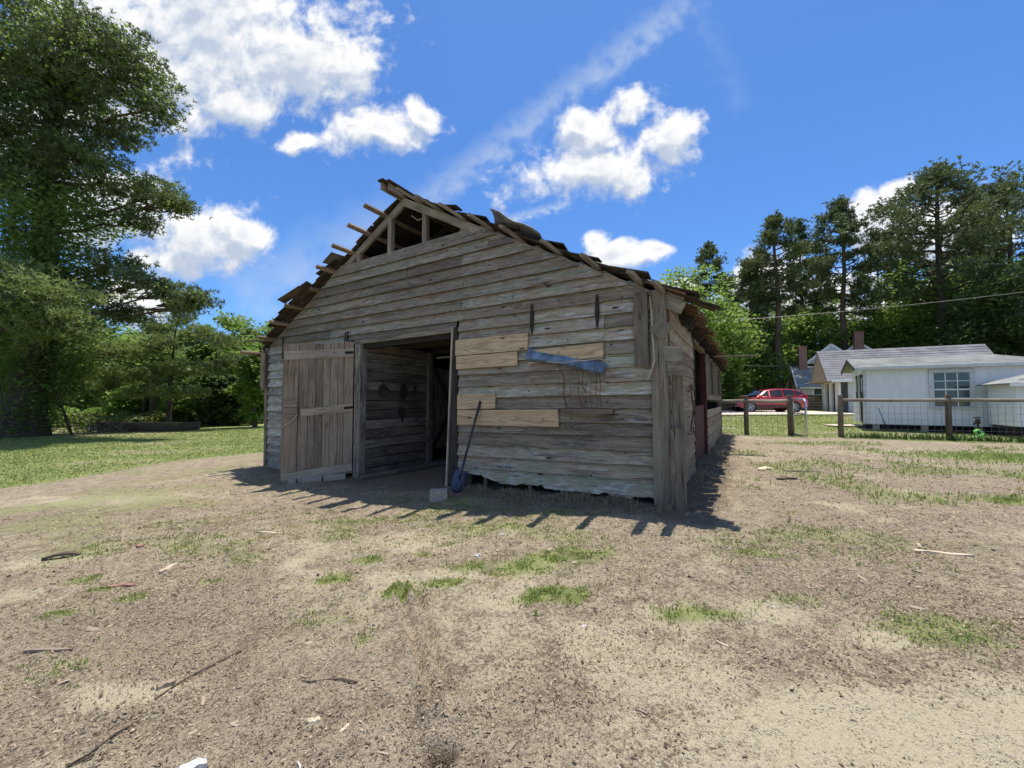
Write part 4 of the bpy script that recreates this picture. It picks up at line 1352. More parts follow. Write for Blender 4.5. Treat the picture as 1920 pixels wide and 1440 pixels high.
# plank lying in the doorway, stone step inside
p0, p1 = BW(-5.35, -.15, 0), BW(-4.9, 1.75, 0)
z0 = float(gz(*p0[:2])) + .03
o = MB().bar((p0[0], p0[1], z0 + .01), (p1[0], p1[1], float(gz(*p1[:2])) + .045), .17, .04).build('loose_plank', M['inner'])
tag(o, 'grey plank lying on the ground inside the barn doorway', 'plank')
p = BW(-4.7, 2.4, 0)
block('concrete_block', p[0], p[1], (.55, .35, .2), BR, 'low concrete step inside the dark barn doorway')

# ------------------------------------------------------------------ small things on the ground
def ground_piece(name, x, y, ln, wd, th, rz, mat, label, cat, seg=5, jag=.25, z=.0, bow=0.0):
    """split piece of wood, bark or plastic: irregular flat bar lying on the ground"""
    r = random.Random(hash((round(x, 3), round(y, 3))) & 0xffff)
    m = MB()
    vs, fs, uv = [], [], []
    for i in range(seg + 1):
        f = i / seg
        w_ = wd * (1 - abs(2 * f - 1) ** 3 * .55) * r.uniform(1 - jag, 1)
        c = wd * r.uniform(-.12, .12)
        h = th * r.uniform(.6, 1.1)
        zz = bow * (1 - (2 * f - 1) ** 2)
        for (a, b) in ((c - w_ / 2, 0), (c + w_ / 2, 0), (c + w_ * .38, h), (c - w_ * .36, h * r.uniform(.7, 1.1))):
            vs.append(((f - .5) * ln, a, b + zz))
            uv.append(((f - .5) * ln, a + b))
    for i in range(seg):
        for j in range(4):
            j2 = (j + 1) % 4
            fs.append((i * 4 + j, i * 4 + j2, (i + 1) * 4 + j2, (i + 1) * 4 + j))
    fs += [(3, 2, 1, 0), tuple(seg * 4 + k for k in range(4))]
    m.quad_mesh(vs, fs, [[uv[k] for k in f] for f in fs])
    o = m.build(name, M[mat])
    o.location = (x, y, float(gfull(x, y)) - .004 + z)
    o.rotation_euler = (0, 0, rz)
    return tag(o, label, cat)


ground_piece('wood_chunk', -3.05, 3.50, .16, .075, .035, 1.4, 'pale_chip', 'pale split chunk of wood lying upright on the soil at left', 'wood')
ground_piece('bark_piece', -4.42, 3.86, .26, .06, .035, .5, 'bark', 'dark piece of bark on the ground at far left', 'bark', bow=.03)
ground_piece('stick', -2.72, 2.33, .27, .022, .014, .08, 'stick', 'short straight brown stick in the left foreground', 'stick')
ground_piece('stick', -2.70, 4.42, .34, .028, .016, -.12, 'pale_chip', 'pale stick lying on the soil left of the open door', 'stick')
ground_piece('board_piece', 3.52, 3.20, .38, .035, .018, -.25, 'pale_chip', 'thin pale strip of board on the ground at right', 'wood')
ground_piece('board_piece', 3.40, 3.28, .12, .04, .018, -.15, 'pale_chip', 'short pale bit of board beside the thin strip at right', 'wood')
ground_piece('board_piece', 4.55, 7.0, .42, .13, .03, .5, 'pale_chip', 'grey broken board on the sunlit soil beside the barn side wall', 'wood', bow=.02)
ground_piece('board_piece', 5.0, 6.75, .55, .05, .03, -.1, 'stick', 'long dark stick on the soil beside the barn side wall', 'wood')
ground_piece('board_piece', 4.3, 6.1, .34, .07, .04, .1, 'bark', 'curled dark bark by the side of the barn', 'bark')
ground_piece('board_piece', 6.6, 7.2, .45, .03, .02, -.5, 'pale_chip', 'thin light stick on the soil before the fence gate', 'stick')
ground_piece('bark_piece', -1.735, 2.0, .075, .05, .028, .4, 'stick', 'brown lump of bark in the left foreground sand', 'bark')
ground_piece('wood_chip', -.70, 1.68, .055, .022, .01, 1.0, 'pale_chip', 'light tan wood chip near the burrow in the foreground', 'wood chip')
ground_piece('wood_chip', -.855, 1.73, .05, .035, .012, .3, 'pale_chip', 'broad pale wood chip in the lower left foreground', 'wood chip')
ground_piece('wood_chip', -.70, 1.42, .07, .025, .01, -.9, 'pale_chip', 'curled tan wood chip at the lower edge of the picture', 'wood chip')
ground_piece('wood_chip', 1.08, 2.04, .07, .02, .01, -1.0, 'pale_chip', 'small orange-tan wood chip on the soil right of centre', 'wood chip')
ground_piece('red_scrap', -3.15, 3.18, .20, .03, .02, .2, 'red_bit', 'faded red strip of plastic on the ground at left', 'plastic')
ground_piece('red_scrap', -3.9, 4.12, .06, .05, .03, .2, 'red_bit', 'small pinkish scrap at far left on the bare ground', 'plastic')
# plastic rubbish
ground_piece('plastic_bottle', -.30, 3.42, .055, .04, .025, .2, 'foam', 'crushed clear plastic cup between the weed patches', 'plastic')
ground_piece('plastic_scrap', -.10, 3.88, .05, .035, .018, .1, 'foam', 'white plastic scrap on the soil before the barn shadow', 'plastic')
ground_piece('plastic_scrap', .42, 2.31, .03, .025, .012, .4, 'foam', 'tiny white scrap on the sand below the weed tuft', 'plastic')
ground_piece('plastic_scrap', 1.6, 2.42, .03, .02, .012, .7, 'foam', 'tiny white scrap on the soil right of centre', 'plastic')
ground_piece('plastic_chunk', -1.20, 1.475, .13, .06, .045, .75, 'foam', 'dirty white torn plastic chunk at the bottom edge left', 'plastic', bow=.015)
ground_piece('stone', -1.345, 1.47, .12, .085, .045, .5, 'rock', 'dark grey stone at the bottom edge beside the white chunk', 'stone')
ground_piece('bark_piece', -1.08, 1.475, .07, .05, .04, .5, 'bark', 'dark bark lump at the bottom edge right of the white chunk', 'bark')
ground_piece('bark_piece', 2.9, 4.1, .25, .03, .02, .9, 'bark', 'dark splinter of wood near the barn corner', 'bark')
tag(MB().tube([(-.80, 1.44, gfull(-.80, 1.44) + .008), (-.785, 1.475, gfull(-.785, 1.475) + .014), (-.795, 1.51, gfull(-.795, 1.51) + .012), (-.815, 1.53, gfull(-.815, 1.53) + .008)], [.0045, .005, .004, .003], 6).build('twig', M['foam']), 'short curved white twig at the bottom edge', 'twig')


def twig(pts, r, label, mat='stick'):
    P = []
    for i, (x, y) in enumerate(pts):
        P.append((x, y, float(gfull(x, y)) + r * .8 + random.uniform(0, .006)))
    tag(MB().tube(P, [r * (1 - .5 * i / len(P)) for i in range(len(P))], 5).build('twig', M[mat]), label, 'twig')


twig([(-1.55, 2.28), (-1.60, 2.2), (-1.66, 2.08), (-1.68, 1.98), (-1.70, 1.9)], .006, 'long thin dark twig curving across the left foreground', 'bark')
twig([(-1.66, 1.78), (-1.68, 1.70), (-1.71, 1.62), (-1.75, 1.58), (-1.68, 1.61)], .006, 'forked dark twig at the lower left of the foreground', 'bark')
twig([(-.32, 1.40), (-.38, 1.43), (-.45, 1.44), (-.50, 1.46)], .005, 'light dead twig below the burrow')
twig([(-.30, 1.45), (-.31, 1.49), (-.35, 1.51)], .004, 'small forked twig beside the burrow')
twig([(-.75, 1.93), (-.85, 1.98), (-1.0, 1.97), (-1.05, 1.99)], .005, 'dark twig on brown soil left of the tyre rut', 'bark')
twig([(-.62, 2.72), (-.585, 2.75)], .006, 'short dark twig at the top of the tyre rut', 'bark')
twig([(4.4, 6.4), (4.5, 6.0), (4.35, 5.6), (4.55, 5.3)], .007, 'thin bent root on sunlit soil beside the barn')

# ------------------------------------------------------------------ fence, gate and yard beyond
FN = np.array((.931, -.365)); FN /= np.linalg.norm(FN)
F0 = np.array((8.46, 14.0))


def fpt(s):
    return F0 + FN * s


def fence(name, label, s_posts, s0, s1, rail_z):
    c = fpt(s0)
    root = thing(name, label, 'fence', (c[0], c[1], float(gz(*c))))
    ang = math.atan2(FN[1], FN[0])
    root.rotation_euler = (0, 0, ang)
    zb = lambda s: float(gz(*fpt(s))) - root.location[2]
    for s in s_posts:
        r = random.uniform(.075, .09)
        lx = random.uniform(-.02, .03)
        MB().tube([(s - s0, 0, zb(s) - .2), (s - s0 + lx * .4, 0, zb(s) + .7), (s - s0 + lx, 0, zb(s) + 1.40), (s - s0 + lx, 0, zb(s) + 1.42)], [r, r * .97, r * .93, r * .8], 10).build('post', M['fence_wood'], root, True)
    for a, b in zip([s0] + list(s_posts), list(s_posts) + [s1]):
        if b - a > .3:
            MB().tube([(a - s0, -.02, zb(a) + rail_z), ((a + b) / 2 - s0, -.02, (zb(a) + zb(b)) / 2 + rail_z - .015), (b - s0, -.02, zb(b) + rail_z)], .055, 8).build('rail', M['fence_top'], root, True)
    mw = MB()
    s = s0
    while s < s1:
        mw.tube([(s - s0, .05, zb(s) + .03), (s - s0, .05, zb(s) + 1.12)], .0042, 3, False)
        s += .16
    for z in (.05, .17, .30, .45, .62, .82, 1.02, 1.12):
        n = 8
        mw.tube([((s1 - s0) * i / n, .05, zb(s0 + (s1 - s0) * i / n) + z) for i in range(n + 1)], .0042, 3, False)
    mw.build('wire_mesh', M['wire'], root)
    return root


fence('wire_fence', 'post and rail wire fence between the barn and the gate', (0.0, 1.33), -1.6, 1.33, 1.22)
fence('wire_fence', 'long post and rail wire fence in front of the white shed', (2.74, 5.44, 8.3), 2.74, 9.6, 1.25)
# ramshackle dark growth under the long fence
x = RNG.uniform(2.9, 9.4, 900); q = np.array([fpt(s) for s in x])
xx, yy = q[:, 0] + RNG.normal(0, .06, 900), q[:, 1] + RNG.normal(0, .06, 900)
tag(blades('fence_weeds', xx, yy, RNG.uniform(.05, .28, 900), np.full(900, .03), M['leaf_dark'], 1.0), 'dark weeds along the foot of the long wire fence', 'weeds', kind='stuff')

gp = fpt(1.42)
gate = thing('metal_gate', 'galvanised tube gate standing open beside the fence post', 'gate', (gp[0], gp[1], float(gz(*gp))), math.radians(-104))
fr = [(0, 0, .06), (.0, 0, 1.18), (.06, 0, 1.27), (.82, 0, 1.27), (.9, 0, 1.18), (.9, 0, .06)]
MB().tube(fr + [fr[0]], .03, 8).build('frame', M['rim'], gate, True)
m_ = MB()
for i in range(1, 9):
    m_.tube([(i * .1, 0, .08), (i * .1, 0, 1.25)], .0045, 3, False)
for i in range(1, 10):
    m_.tube([(.02, 0, .06 + i * .12), (.88, 0, .06 + i * .12)], .0045, 3, False)
m_.build('wire_mesh', M['wire'], gate)
MB().tube([(.02, 0, .80), (.88, 0, .80)], .018, 8).build('brace', M['rim'], gate, True)

# concrete driveway
def sheet(name, poly, z_off, mat, kind='structure', n=10):
    m = MB()
    P = []
    for j in range(n + 1):
        for i in range(n + 1):
            u, v = i / n, j / n
            a = (np.array(poly[0]) * (1 - u) + np.array(poly[1]) * u) * (1 - v) + (np.array(poly[3]) * (1 - u) + np.array(poly[2]) * u) * v
            P.append((a[0], a[1], float(gz(*a)) + z_off))
    m.quad_mesh(P, [(j * (n + 1) + i, j * (n + 1) + i + 1, (j + 1) * (n + 1) + i + 1, (j + 1) * (n + 1) + i) for j in range(n) for i in range(n)])
    o = m.build(name, M[mat])
    o.modifiers.new('thick', 'SOLIDIFY').thickness = -.02
    return tag(o, kind=kind)


sheet('driveway', [(8, 23.0), (21.5, 23.6), (22.5, 30.5), (8, 31)], .05, 'slab')
sheet('paving_slab', [(14.1, 17.0), (15.6, 16.9), (15.7, 17.6), (14.2, 17.7)], .05, 'slab', n=3)

# ---- white shed
SHX, SHY, SHR = 14.62, 16.0, math.radians(-33)
shed = thing('white_shed', 'white grooved-plywood shed with a six-over-six window behind the fence', 'shed', (SHX, SHY, 0), SHR)
SW, SD_, SB0, SE, SRG = 4.9, 2.6, .27, 2.62, 3.06
MB().box((SW / 2, .03, (SB0 + SE) / 2), (SW, .06, SE - SB0)).build('wall', M['t111'], shed)
MB().box((SW / 2, SD_ - .03, (SB0 + SE) / 2), (SW, .06, SE - SB0)).build('wall', M['t111'], shed)
MB().prism([(0, 0, SB0), (0, SD_, SB0), (0, SD_, SE), (0, SD_ / 2, SRG - .06), (0, 0, SE)], (SW - .06, 0, 0), (SW, 0, 0)).build('wall', M['white'], shed)
# left gable end with a doorway
MB().box((.03, .33, (SB0 + SE) / 2), (.06, .52, SE - SB0)).build('wall', M['white'], shed)
MB().box((.03, 1.98, (SB0 + SE) / 2), (.06, 1.16, SE - SB0)).build('wall', M['white'], shed)
MB().prism([(0, .08, 2.36), (0, SD_ - .05, 2.36), (0, SD_ - .05, SE - .02), (0, SD_ / 2, SRG - .08), (0, .08, SE - .02)], (0, 0, 0), (.058, 0, 0)).build('gable', M['white'], shed)
MB().box((.1, 1.0, 1.3), (.02, .85, 2.1)).build('door', M['black'], shed)
for yy_ in (.42, 1.6):
    s_ = MB().box((-.02, yy_, 1.75), (.03, .26, 1.15)).build('shutter', M['darkpaint'], shed)
    MB().box((-.04, yy_, 1.9), (.012, .17, .6)).build('pane', M['trim'], s_)
for (x_, y_) in ((-.01, -.01), (SW, -.01)):
    MB().box((x_, y_, (SB0 + SE) / 2), (.1, .06, SE - SB0)).build('corner_trim', M['trim'], shed)
rf = MB()
hip = SW - 1.15
A = [(-.35, -.22, SE - .03), (SW + .25, -.22, SE - .03), (SW + .25, SD_ + .22, SE - .03), (-.35, SD_ + .22, SE - .03), (-.35, SD_ / 2, SRG), (hip, SD_ / 2, SRG)]
rf.quad_mesh(A, [(0, 1, 5, 4), (2, 3, 4, 5), (1, 2, 5)])
o = rf.build('roof', M['roof_pale'], shed)
o.modifiers.new('thick', 'SOLIDIFY').thickness = .07
for r_ in range(1, 7):
    f = r_ / 7
    z = SE - .03 + (SRG - SE + .03) * f
    y_ = -.22 + (SD_ / 2 + .22) * f
    MB().hexa([(-.36, y_ - .012, z + .002), (SW + .25 - (SW + .25 - hip) * f, y_ - .012, z + .002), (-.36, y_ + .05, z + .013), (SW + .25 - (SW + .25 - hip) * f, y_ + .05, z + .013),
               (-.36, y_ - .012, z + .006), (SW + .25 - (SW + .25 - hip) * f, y_ - .012, z + .006), (-.36, y_ + .05, z + .017), (SW + .25 - (SW + .25 - hip) * f, y_ + .05, z + .017)]).build('shingle_course', M['roof_pale'], o)
MB().box((SW / 2 - .05, -.235, SE - .08), (SW + .6, .03, .11)).build('fascia', M['trim'], shed)
MB().bar((-.37, -.25, SE - .1), (-.37, SD_ / 2, SRG - .07), .03, .14).build('barge_board', M['darkpaint'], shed)
MB().bar((-.37, SD_ + .25, SE - .1), (-.37, SD_ / 2, SRG - .07), .03, .14).build('barge_board', M['darkpaint'], shed)
MB().box((SW / 2, .6, .12), (SW - .1, .9, .3)).build('underfloor_shade', M['black'], shed)  # black box stands in for the shade under the floor
for x_ in (.3, 1.7, 3.1, 4.5):
    MB().box((x_, .12, .1), (.2, .2, .42)).build('pier', M['block'], shed)


def window(parent, x0, x1, z0, z1, y, nx, nz, mat_frame='trim', name='window'):
    cx, cz = (x0 + x1) / 2, (z0 + z1) / 2
    win = MB().box((cx, y + .015, cz), (x1 - x0 - .02, .02, z1 - z0 - .02)).build(name, M['black'], parent)
    wpn, hpn = (x1 - x0) / nx, (z1 - z0) / nz
    for i in range(nx):
        for j in range(nz):
            MB().box((x0 + (i + .5) * wpn, y - .004, z0 + (j + .5) * hpn), (wpn - .03, .006, hpn - .03)).build('pane', M['glass'], win)
    m = MB()
    for i in range(1, nx):
        m.box((x0 + i * wpn, y - .012, cz), (.024, .02, z1 - z0))
    for j in range(1, nz):
        m.box((cx, y - .0135, z0 + j * hpn), (x1 - x0, .02, .024 if j != nz // 2 else .055))
    m.build('muntin', M['white'], win)
    b = .13
    for (a, c, sx, sz) in ((x0 - b / 2, cz, b, z1 - z0 + .04), (x1 + b / 2, cz, b, z1 - z0 + .04), (cx, z1 + b / 2, x1 - x0 + 2 * b, b - .02), (cx, z0 - .05, x1 - x0 + 2 * b + .06, .08)):
        MB().box((a, y - .03, c), (sx, .04, sz)).build('frame', M[mat_frame], win)
    return win


window(shed, 1.98, 2.92, 1.00, 2.30, -.004, 3, 4)

# blue-handled tool against the shed, hose and hydrant
tl = thing('leaning_tool', 'thin blue and red handled tool leaning on the corner of the white shed', 'tool', (14.75, 15.4, float(gz(14.75, 15.4))), SHR)
MB().tube([(.12, -.08, .0), (.02, .10, .42)], .02, 6).build('lower_handle', M['redpaint'], tl)
MB().tube([(.02, .10, .42), (-.10, .2, .92)], .018, 6).build('upper_handle', M['bluepaint'], tl)

hy = np.array((15.55, 12.95))
hyd = thing('water_hydrant', 'dark yard hydrant beside the white shed wrapped with green hose', 'hydrant', (hy[0], hy[1], float(gz(*hy))))
MB().tube([(0, 0, 0), (0, 0, .5)], .03, 8).build('pipe', M['iron'], hyd)
MB().tube([(0, 0, .45), (0, 0, .62)], [.06, .055], 8).build('head', M['iron'], hyd)
MB().tube([(0, 0, .52), (-.12, -.02, .5), (-.16, -.02, .42)], .028, 7).build('spout', M['iron'], hyd)
MB().box((.0, .02, .66), (.2, .04, .04)).build('lever', M['iron'], hyd)
hp = []
for i in range(46):
    a = i * .42
    hp.append((hy[0] - .17 + .10 * math.cos(a) + .03 * math.sin(i * 1.7), hy[1] - .12 + .04 * math.sin(a) - .002 * i, float(gz(*hy)) + .15 + .13 * math.sin(a) + .02 * math.sin(i * 2.3)))
for (dx, dy, dz) in ((-.45, -.3, .05), (-.75, -.35, .03), (-1.1, -.2, .03), (-1.45, -.35, .03), (-1.0, -.5, .03), (-.6, -.45, .03)):
    hp.append((hy[0] + dx, hy[1] + dy, float(gz(*hy)) + dz))
tag(MB().tube(hp, .013, 7).build('garden_hose', M['hose'], None, True), 'bright green garden hose coiled at the yard hydrant', 'hose')

# small pump house at the right edge
pu = thing('pump_house', 'small white pump house with pale shingle roof at the right edge', 'shed', (16.35, 12.55, 0), math.radians(-30))
MB().box((1.2, .8, 1.12), (2.4, 1.6, 1.46)).build('wall', M['white'], pu)
MB().box((1.2, .8, .25), (2.3, 1.5, .3)).build('underfloor_shade', M['black'], pu)  # black box in place of the shade below the pump house
rf = MB()
rf.quad_mesh([(-.2, -.25, 1.80), (2.6, -.25, 1.80), (2.6, 1.85, 1.80), (-.2, 1.85, 1.80), (.9, .8, 2.22), (1.6, .8, 2.22)], [(0, 1, 5, 4), (1, 2, 5), (2, 3, 4, 5), (3, 0, 4)])
o = rf.build('roof', M['roof_pale'], pu)
o.modifiers.new('thick', 'SOLIDIFY').thickness = .05
for r_ in range(1, 4):
    f = r_ / 4
    MB().bar((-.2 + 1.1 * f, -.25 + 1.05 * f, 1.80 + .42 * f + .01), (2.6 - 1.0 * f, -.25 + 1.05 * f, 1.80 + .42 * f + .01), .03, .008).build('shingle_course', M['roof_pale'], o)
MB().box((1.2, -.26, 1.74), (2.84, .03, .1)).build('fascia', M['white'], pu)
vt = MB().box((.42, -.015, 1.52), (.36, .03, .2)).build('vent', M['darkpaint'], pu)
for i in range(4):
    MB().box((.42, -.035, 1.45 + i * .047), (.34, .012, .02)).build('slat', M['iron'], vt)
MB().box((.78, -.02, 1.28), (.13, .05, .18)).build('meter_box', M['wire'], pu)
MB().tube([(.80, -.03, 1.2), (.80, -.03, .3)], .02, 6).build('conduit', M['wire'], pu)
MB().box((1.3, -.02, 1.3), (.5, .03, 1.0)).build('door', M['brick'], pu)

# ---- white garage behind
GRX, GRY, GRR = 22.9, 27.1, math.radians(-27)
ga = thing('white_garage', 'white clapboard garage with grey shingle roof and dark side doorway', 'garage', (GRX, GRY, .36), GRR)
GW, GD, GE, GRG = 7.9, 4.6, 2.42, 4.6
for i in range(14):
    MB().hexa([(1.0, -.03, i * .172), (GW, -.03, i * .172), (1.0, .02, i * .172), (GW, .02, i * .172), (1.0, -.008, i * .172 + .172), (GW, -.008, i * .172 + .172), (1.0, .02, i * .172 + .172), (GW, .02, i * .172 + .172)]).build('siding_board', M['white'], ga)
MB().box((GW / 2 + .5, .3, GE / 2), (GW - 1.1, .5, GE - .02)).build('wall', M['white'], ga)
MB().box((GW / 2, GD - .1, GE / 2), (GW, .2, GE)).build('wall', M['white'], ga)
for (y0, y1) in ((.0, .9), (1.9, 2.5), (3.5, GD)):
    MB().box((.06, (y0 + y1) / 2, GE / 2), (.12, y1 - y0, GE)).build('wall', M['white'], ga)
MB().box((.75, -.02, GE / 2), (.5, .12, GE)).build('corner_trim', M['trim'], ga)
MB().prism([(0, 0, GE - .3), (0, GD, GE - .3), (0, GD, GE), (0, GD / 2, GRG - .05), (0, 0, GE)], (.0, 0, 0), (.1, 0, 0)).build('gable', M['white'], ga)
for y_ in (1.4, 3.0):
    MB().box((.2, y_, 1.03), (.05, .96, 2.06)).build('door', M['black'], ga)
rf = MB()
rf.quad_mesh([(-.7, -.4, GE - .18), (GW + .3, -.4, GE - .18), (GW + .3, GD + .4, GE - .18), (-.7, GD + .4, GE - .18), (-.7, GD / 2, GRG), (GW + .3, GD / 2, GRG)], [(0, 1, 5, 4), (2, 3, 4, 5)])
o = rf.build('roof', M['roof_grey'], ga)
o.modifiers.new('thick', 'SOLIDIFY').thickness = .06
for r_ in range(1, 13):
    f = r_ / 13
    y_, z_ = -.4 + (GD / 2 + .4) * f, GE - .18 + (GRG - GE + .18) * f
    MB().bar((-.71, y_, z_ + .012), (GW + .3, y_, z_ + .012), .03, .007).build('shingle_course', M['roof_grey'], o)
MB().prism([(0, -.3, GE - .2), (0, GD + .3, GE - .2), (0, GD / 2, GRG - .1)], (-.68, 0, 0), (-.05, 0, 0)).build('soffit', M['warm_lit_soffit'], ga)
MB().box((GW / 2, -.4, GE - .2), (GW + .9, .05, .16)).build('fascia', M['white'], ga)
MB().box((1.2, -.06, .9), (.05, .04, .3)).build('meter', M['iron'], ga)

# ---- house with chimney left of the garage, second house behind
def house(name, label, x, y, rz, W, Dp, E, R, wallm, roofm, chim=None, z=.36):
    h = thing(name, label, 'house', (x, y, z), rz)
    MB().prism([(0, 0, 0), (0, Dp, 0), (0, Dp, E), (0, Dp / 2, R - .08), (0, 0, E)], (0, 0, 0), (W, 0, 0)).build('wall', M[wallm], h)
    rf = MB()
    rf.quad_mesh([(-.4, -.4, E - .2), (W + .4, -.4, E - .2), (W + .4, Dp + .4, E - .2), (-.4, Dp + .4, E - .2), (-.4, Dp / 2, R), (W + .4, Dp / 2, R)], [(0, 1, 5, 4), (2, 3, 4, 5)])
    o = rf.build('roof', M[roofm], h)
    o.modifiers.new('thick', 'SOLIDIFY').thickness = .08
    for s_ in (-.42, W + .42):
        for e in (-.45, Dp + .45):
            MB().bar((s_, e, E - .25), (s_, Dp / 2, R - .03), .05, .2).build('barge_board', M['white'], h)
    if chim:
        c = MB().box((chim[0], chim[1], (chim[2] + E) / 2), (chim[3], chim[3], chim[2] - E)).build('chimney', M['brick'], o)
        MB().box((chim[0], chim[1], chim[2] + .04), (chim[3] + .1, chim[3] + .1, .1)).build('chimney_cap', M['brick'], c)
    return h


h1 = house('brick_chimney_house', 'pale house with a tall brick chimney behind the red car', 26.6, 35.5, math.radians(-28), 5.5, 5.0, 2.3, 4.15, 'trim', 'roof_pale', (.5, 2.3, 6.0, .62))
for x_ in (.9, 2.2, 3.4):
    window(h1, x_, x_ + .7, .8, 1.9, -.01, 1, 2, 'white')
MB().bar((-.2, -.5, 2.0), (5.4, -.5, 2.0), .08, .1).build('porch_beam', M['white'], h1)
MB().bar((.2, -.5, 2.35), (1.8, -.5, 2.9), .06, .06).build('porch_pipe', M['rim'], h1)
MB().box((.95, .9, 3.05), (.5, .35, .05), Matrix.Rotation(.6, 3, 'X')).build('skylight', M['bluepaint'], h1)
h2 = house('white_gabled_house', 'white house whose gables and brick chimney rise behind the garage roof', 39.3, 37.5, math.radians(62), 6, 8.6, 3.0, 6.75, 'white', 'roof_grey', None)
h2c = MB().box((-.6, 4.4, 4.2), (.72, .72, 7.0)).build('chimney', M['brick'], h2)
MB().box((-.6, 4.4, 7.72), (.82, .82, .14)).build('chimney_cap', M['brick'], h2c)
MB().prism([(0, 4.6, 4.7), (0, 8.8, 4.7), (0, 6.7, 6.5)], (-1.2, 0, 0), (1.0, 0, 0)).build('dormer_gable', M['trim'], h2)
for (a, b) in (((-1.22, 4.5, 4.65), (-1.22, 6.7, 6.6)), ((-1.22, 8.9, 4.65), (-1.22, 6.7, 6.6))):
    MB().bar(a, b, .1, .22).build('barge_board', M['white'], h2)

# ---- board fence behind the car
bf = thing('board_fence', 'brown horizontal board fence behind the red car', 'fence', (14.6, 32.3, .36), math.radians(-5))
for i in range(6):
    for k in range(4):
        plank(bf, 'board', M['fence_wood'], (k * 2.75, 0, .03 + i * .215), XA, ZA, .01, 2.74, .195, .025, warp=.008, seg=1.4)
for k in range(5):
    MB().box((k * 2.75, .06, .7), (.1, .1, 1.45)).build('post', M['fence_wood'], bf)
bf2 = thing('board_fence', 'low brown board fence left of the red car', 'fence', (10.0, 33.2, .36), math.radians(-5))
for i in range(5):
    plank(bf2, 'board', M['fence_wood'], (0, 0, .05 + i * .28), XA, ZA, .01, 4.4, .2, .025, warp=.01, seg=1.0)
for k in range(3):
    MB().box((k * 2.2, .06, .9), (.1, .1, 1.9)).build('post', M['fence_wood'], bf2)


